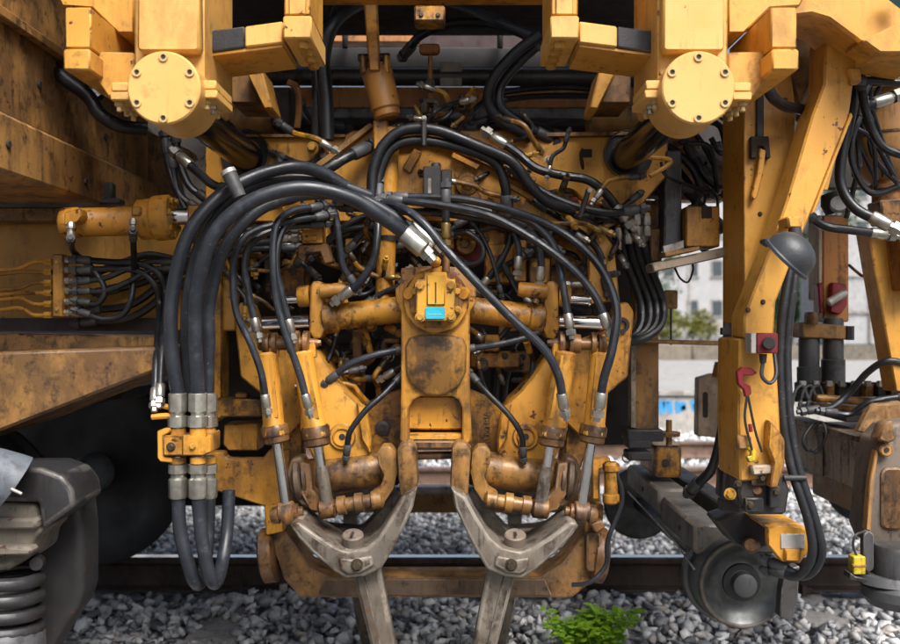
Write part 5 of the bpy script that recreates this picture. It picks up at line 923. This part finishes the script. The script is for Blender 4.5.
hose('black hose lying along the fitting rack', [(830, 412, 3.15), (850, 414, 3.15), (870, 402, 3.12), (905, 396, 3.1)], 3.2, 3.15, '')
for k, x in enumerate((800, 808, 816)): hose(('leftmost', 'middle', 'rightmost')[k]+' thin grey cable bowed over the end of the fitting rack', [(x-8, 404, 3.4), (x-4, 390, 3.4), (x+3, 386, 3.4), (x+8, 398, 3.4)], 1.6, 3.4, '', 'castgrey', group='cables at the rack end')
J = Thing('lifting_clamp', 'grey cast lifting clamp with a roller at the right edge', 'clamp', W(885, 600, 2.8))
J.add('leg', prism([(878, 440), (893, 424), (935, 420), (935, 560), (872, 545), (866, 530), (872, 470)], 2.85, .13, .012, 2), 'castbrown'); J.add('window_plate', prism(rrect(882, 468, 905, 530, 7), 2.838, .02, .006), 'rusty'); J.add('leg_edge', prism([(866, 530), (870, 480), (876, 450), (879, 452), (874, 482), (871, 531)], 2.835, .03, .003), 'tan')
J.add('pin_boss', prism(ngon(887, 450, 7, 20), 2.82, .03, .004), 'tan'); J.add('boss_hole', lathe(W(887, 450, 2.817), W(887, 450, 2.817)-FRONT, [(0, .008), (.006, .008)], 14), 'soot_shade'); J.add('top_lug', prism([(878, 440), (884, 424), (893, 420), (896, 440), (888, 444)], 2.80, .06, .006), 'tan')
J.add('roller', collars(900, 545, 900, 604, [(0, 24), (.05, 26), (.55, 26), (.6, 29), (.7, 36), (.85, 37), (1, 30)], 2.80, seg=40), 'castgrey'); J.add('lever', prism(rrect(864, 532, 874, 572, 5), 2.78, .03, .004), 'castgrey'); J.add('ring_tray', collars(888, 572, 888, 580, [(0, 30), (1, 34)], 2.82, seg=36), 'castgrey')
t = Thing('proximity_sensor', 'small yellow sensor beside the lifting clamp roller', 'sensor', W(860, 577, 2.76))
t.add('body', prism(rrect(853.5, 557, 866, 575, 1.5), 2.76, .04, .003), 'sensor_yellow'); t.add('band', rect(853, 565, 866.5, 567, 2.757, .04, .001), 'tan'); t.add('cable', tube([W(857, 557, 2.78), W(853, 545, 2.78), W(856, 535, 2.78), W(864, 532, 2.8)], .004, 6), 'black'); t.add('tray', prism([(851, 573), (856, 577), (868, 579), (868, 583), (850, 580)], 2.75, .05, .003), 'darksteel')
# far trolley wheel under the lower beam
t = Thing('trailing_wheelset', 'dark wheel rim seen under the lower right cross member', 'wheel', (2.02, 4.2, .26)); t.add('wheel', lathe((2.02, 4.2, .43), (2.02, 5, .43), [(0, .02), (.0, .10), (-.01, .13), (0, .15), (.06, .15), (.07, .17), (.09, .17)], 40), 'darksteel')
t.add('axle', cyl((2.02, 4.28, .43), (2.02, 4.9, .43), .04), 'darksteel')

# cable clutter in the gap between unit and bent gantry, and under the head beam
CB = Thing('cable_loom', 'loom of thin black cables between the right guide rod and the bent frame', 'cables', W(690, 200, 3.25))
rp = random.Random(9)
for k in range(14):
    x, y, D = rp.uniform(655, 725), rp.uniform(100, 215), rp.uniform(3.0, 3.4)
    CB.add('cable', tube([W(x, y, D), W(x+rp.uniform(5, 25), y+rp.uniform(5, 25), D), W(x+rp.uniform(15, 45), y+rp.uniform(15, 50), D+.05), W(x+rp.uniform(30, 60), y+rp.uniform(30, 55), D)], rp.uniform(.005, .012), 8, 5), 'hoseblack')
CB.add('loom_plate', prism([(690, 150), (722, 140), (726, 165), (700, 172)], 3.3, .03), 'lightgrey'); CB.add('loom_box', rect(700, 165, 728, 190, 3.25, .08), 'rusty')
CB = Thing('cable_bundle', 'bundle of thin cables hanging right of the bent yellow post', 'cables', W(860, 210, 3.0))
for k in range(9):
    x, y, D = rp.uniform(855, 890), rp.uniform(60, 120), rp.uniform(2.85, 3.05)
    CB.add('cable', tube([W(x, y, D), W(x+rp.uniform(-25, 5), y+rp.uniform(20, 45), D), W(x+rp.uniform(-35, 10), y+rp.uniform(50, 90), D), W(x+rp.uniform(-30, 30), y+rp.uniform(95, 120), D+.05)], rp.uniform(.005, .010), 8, 5), 'hoseblack')
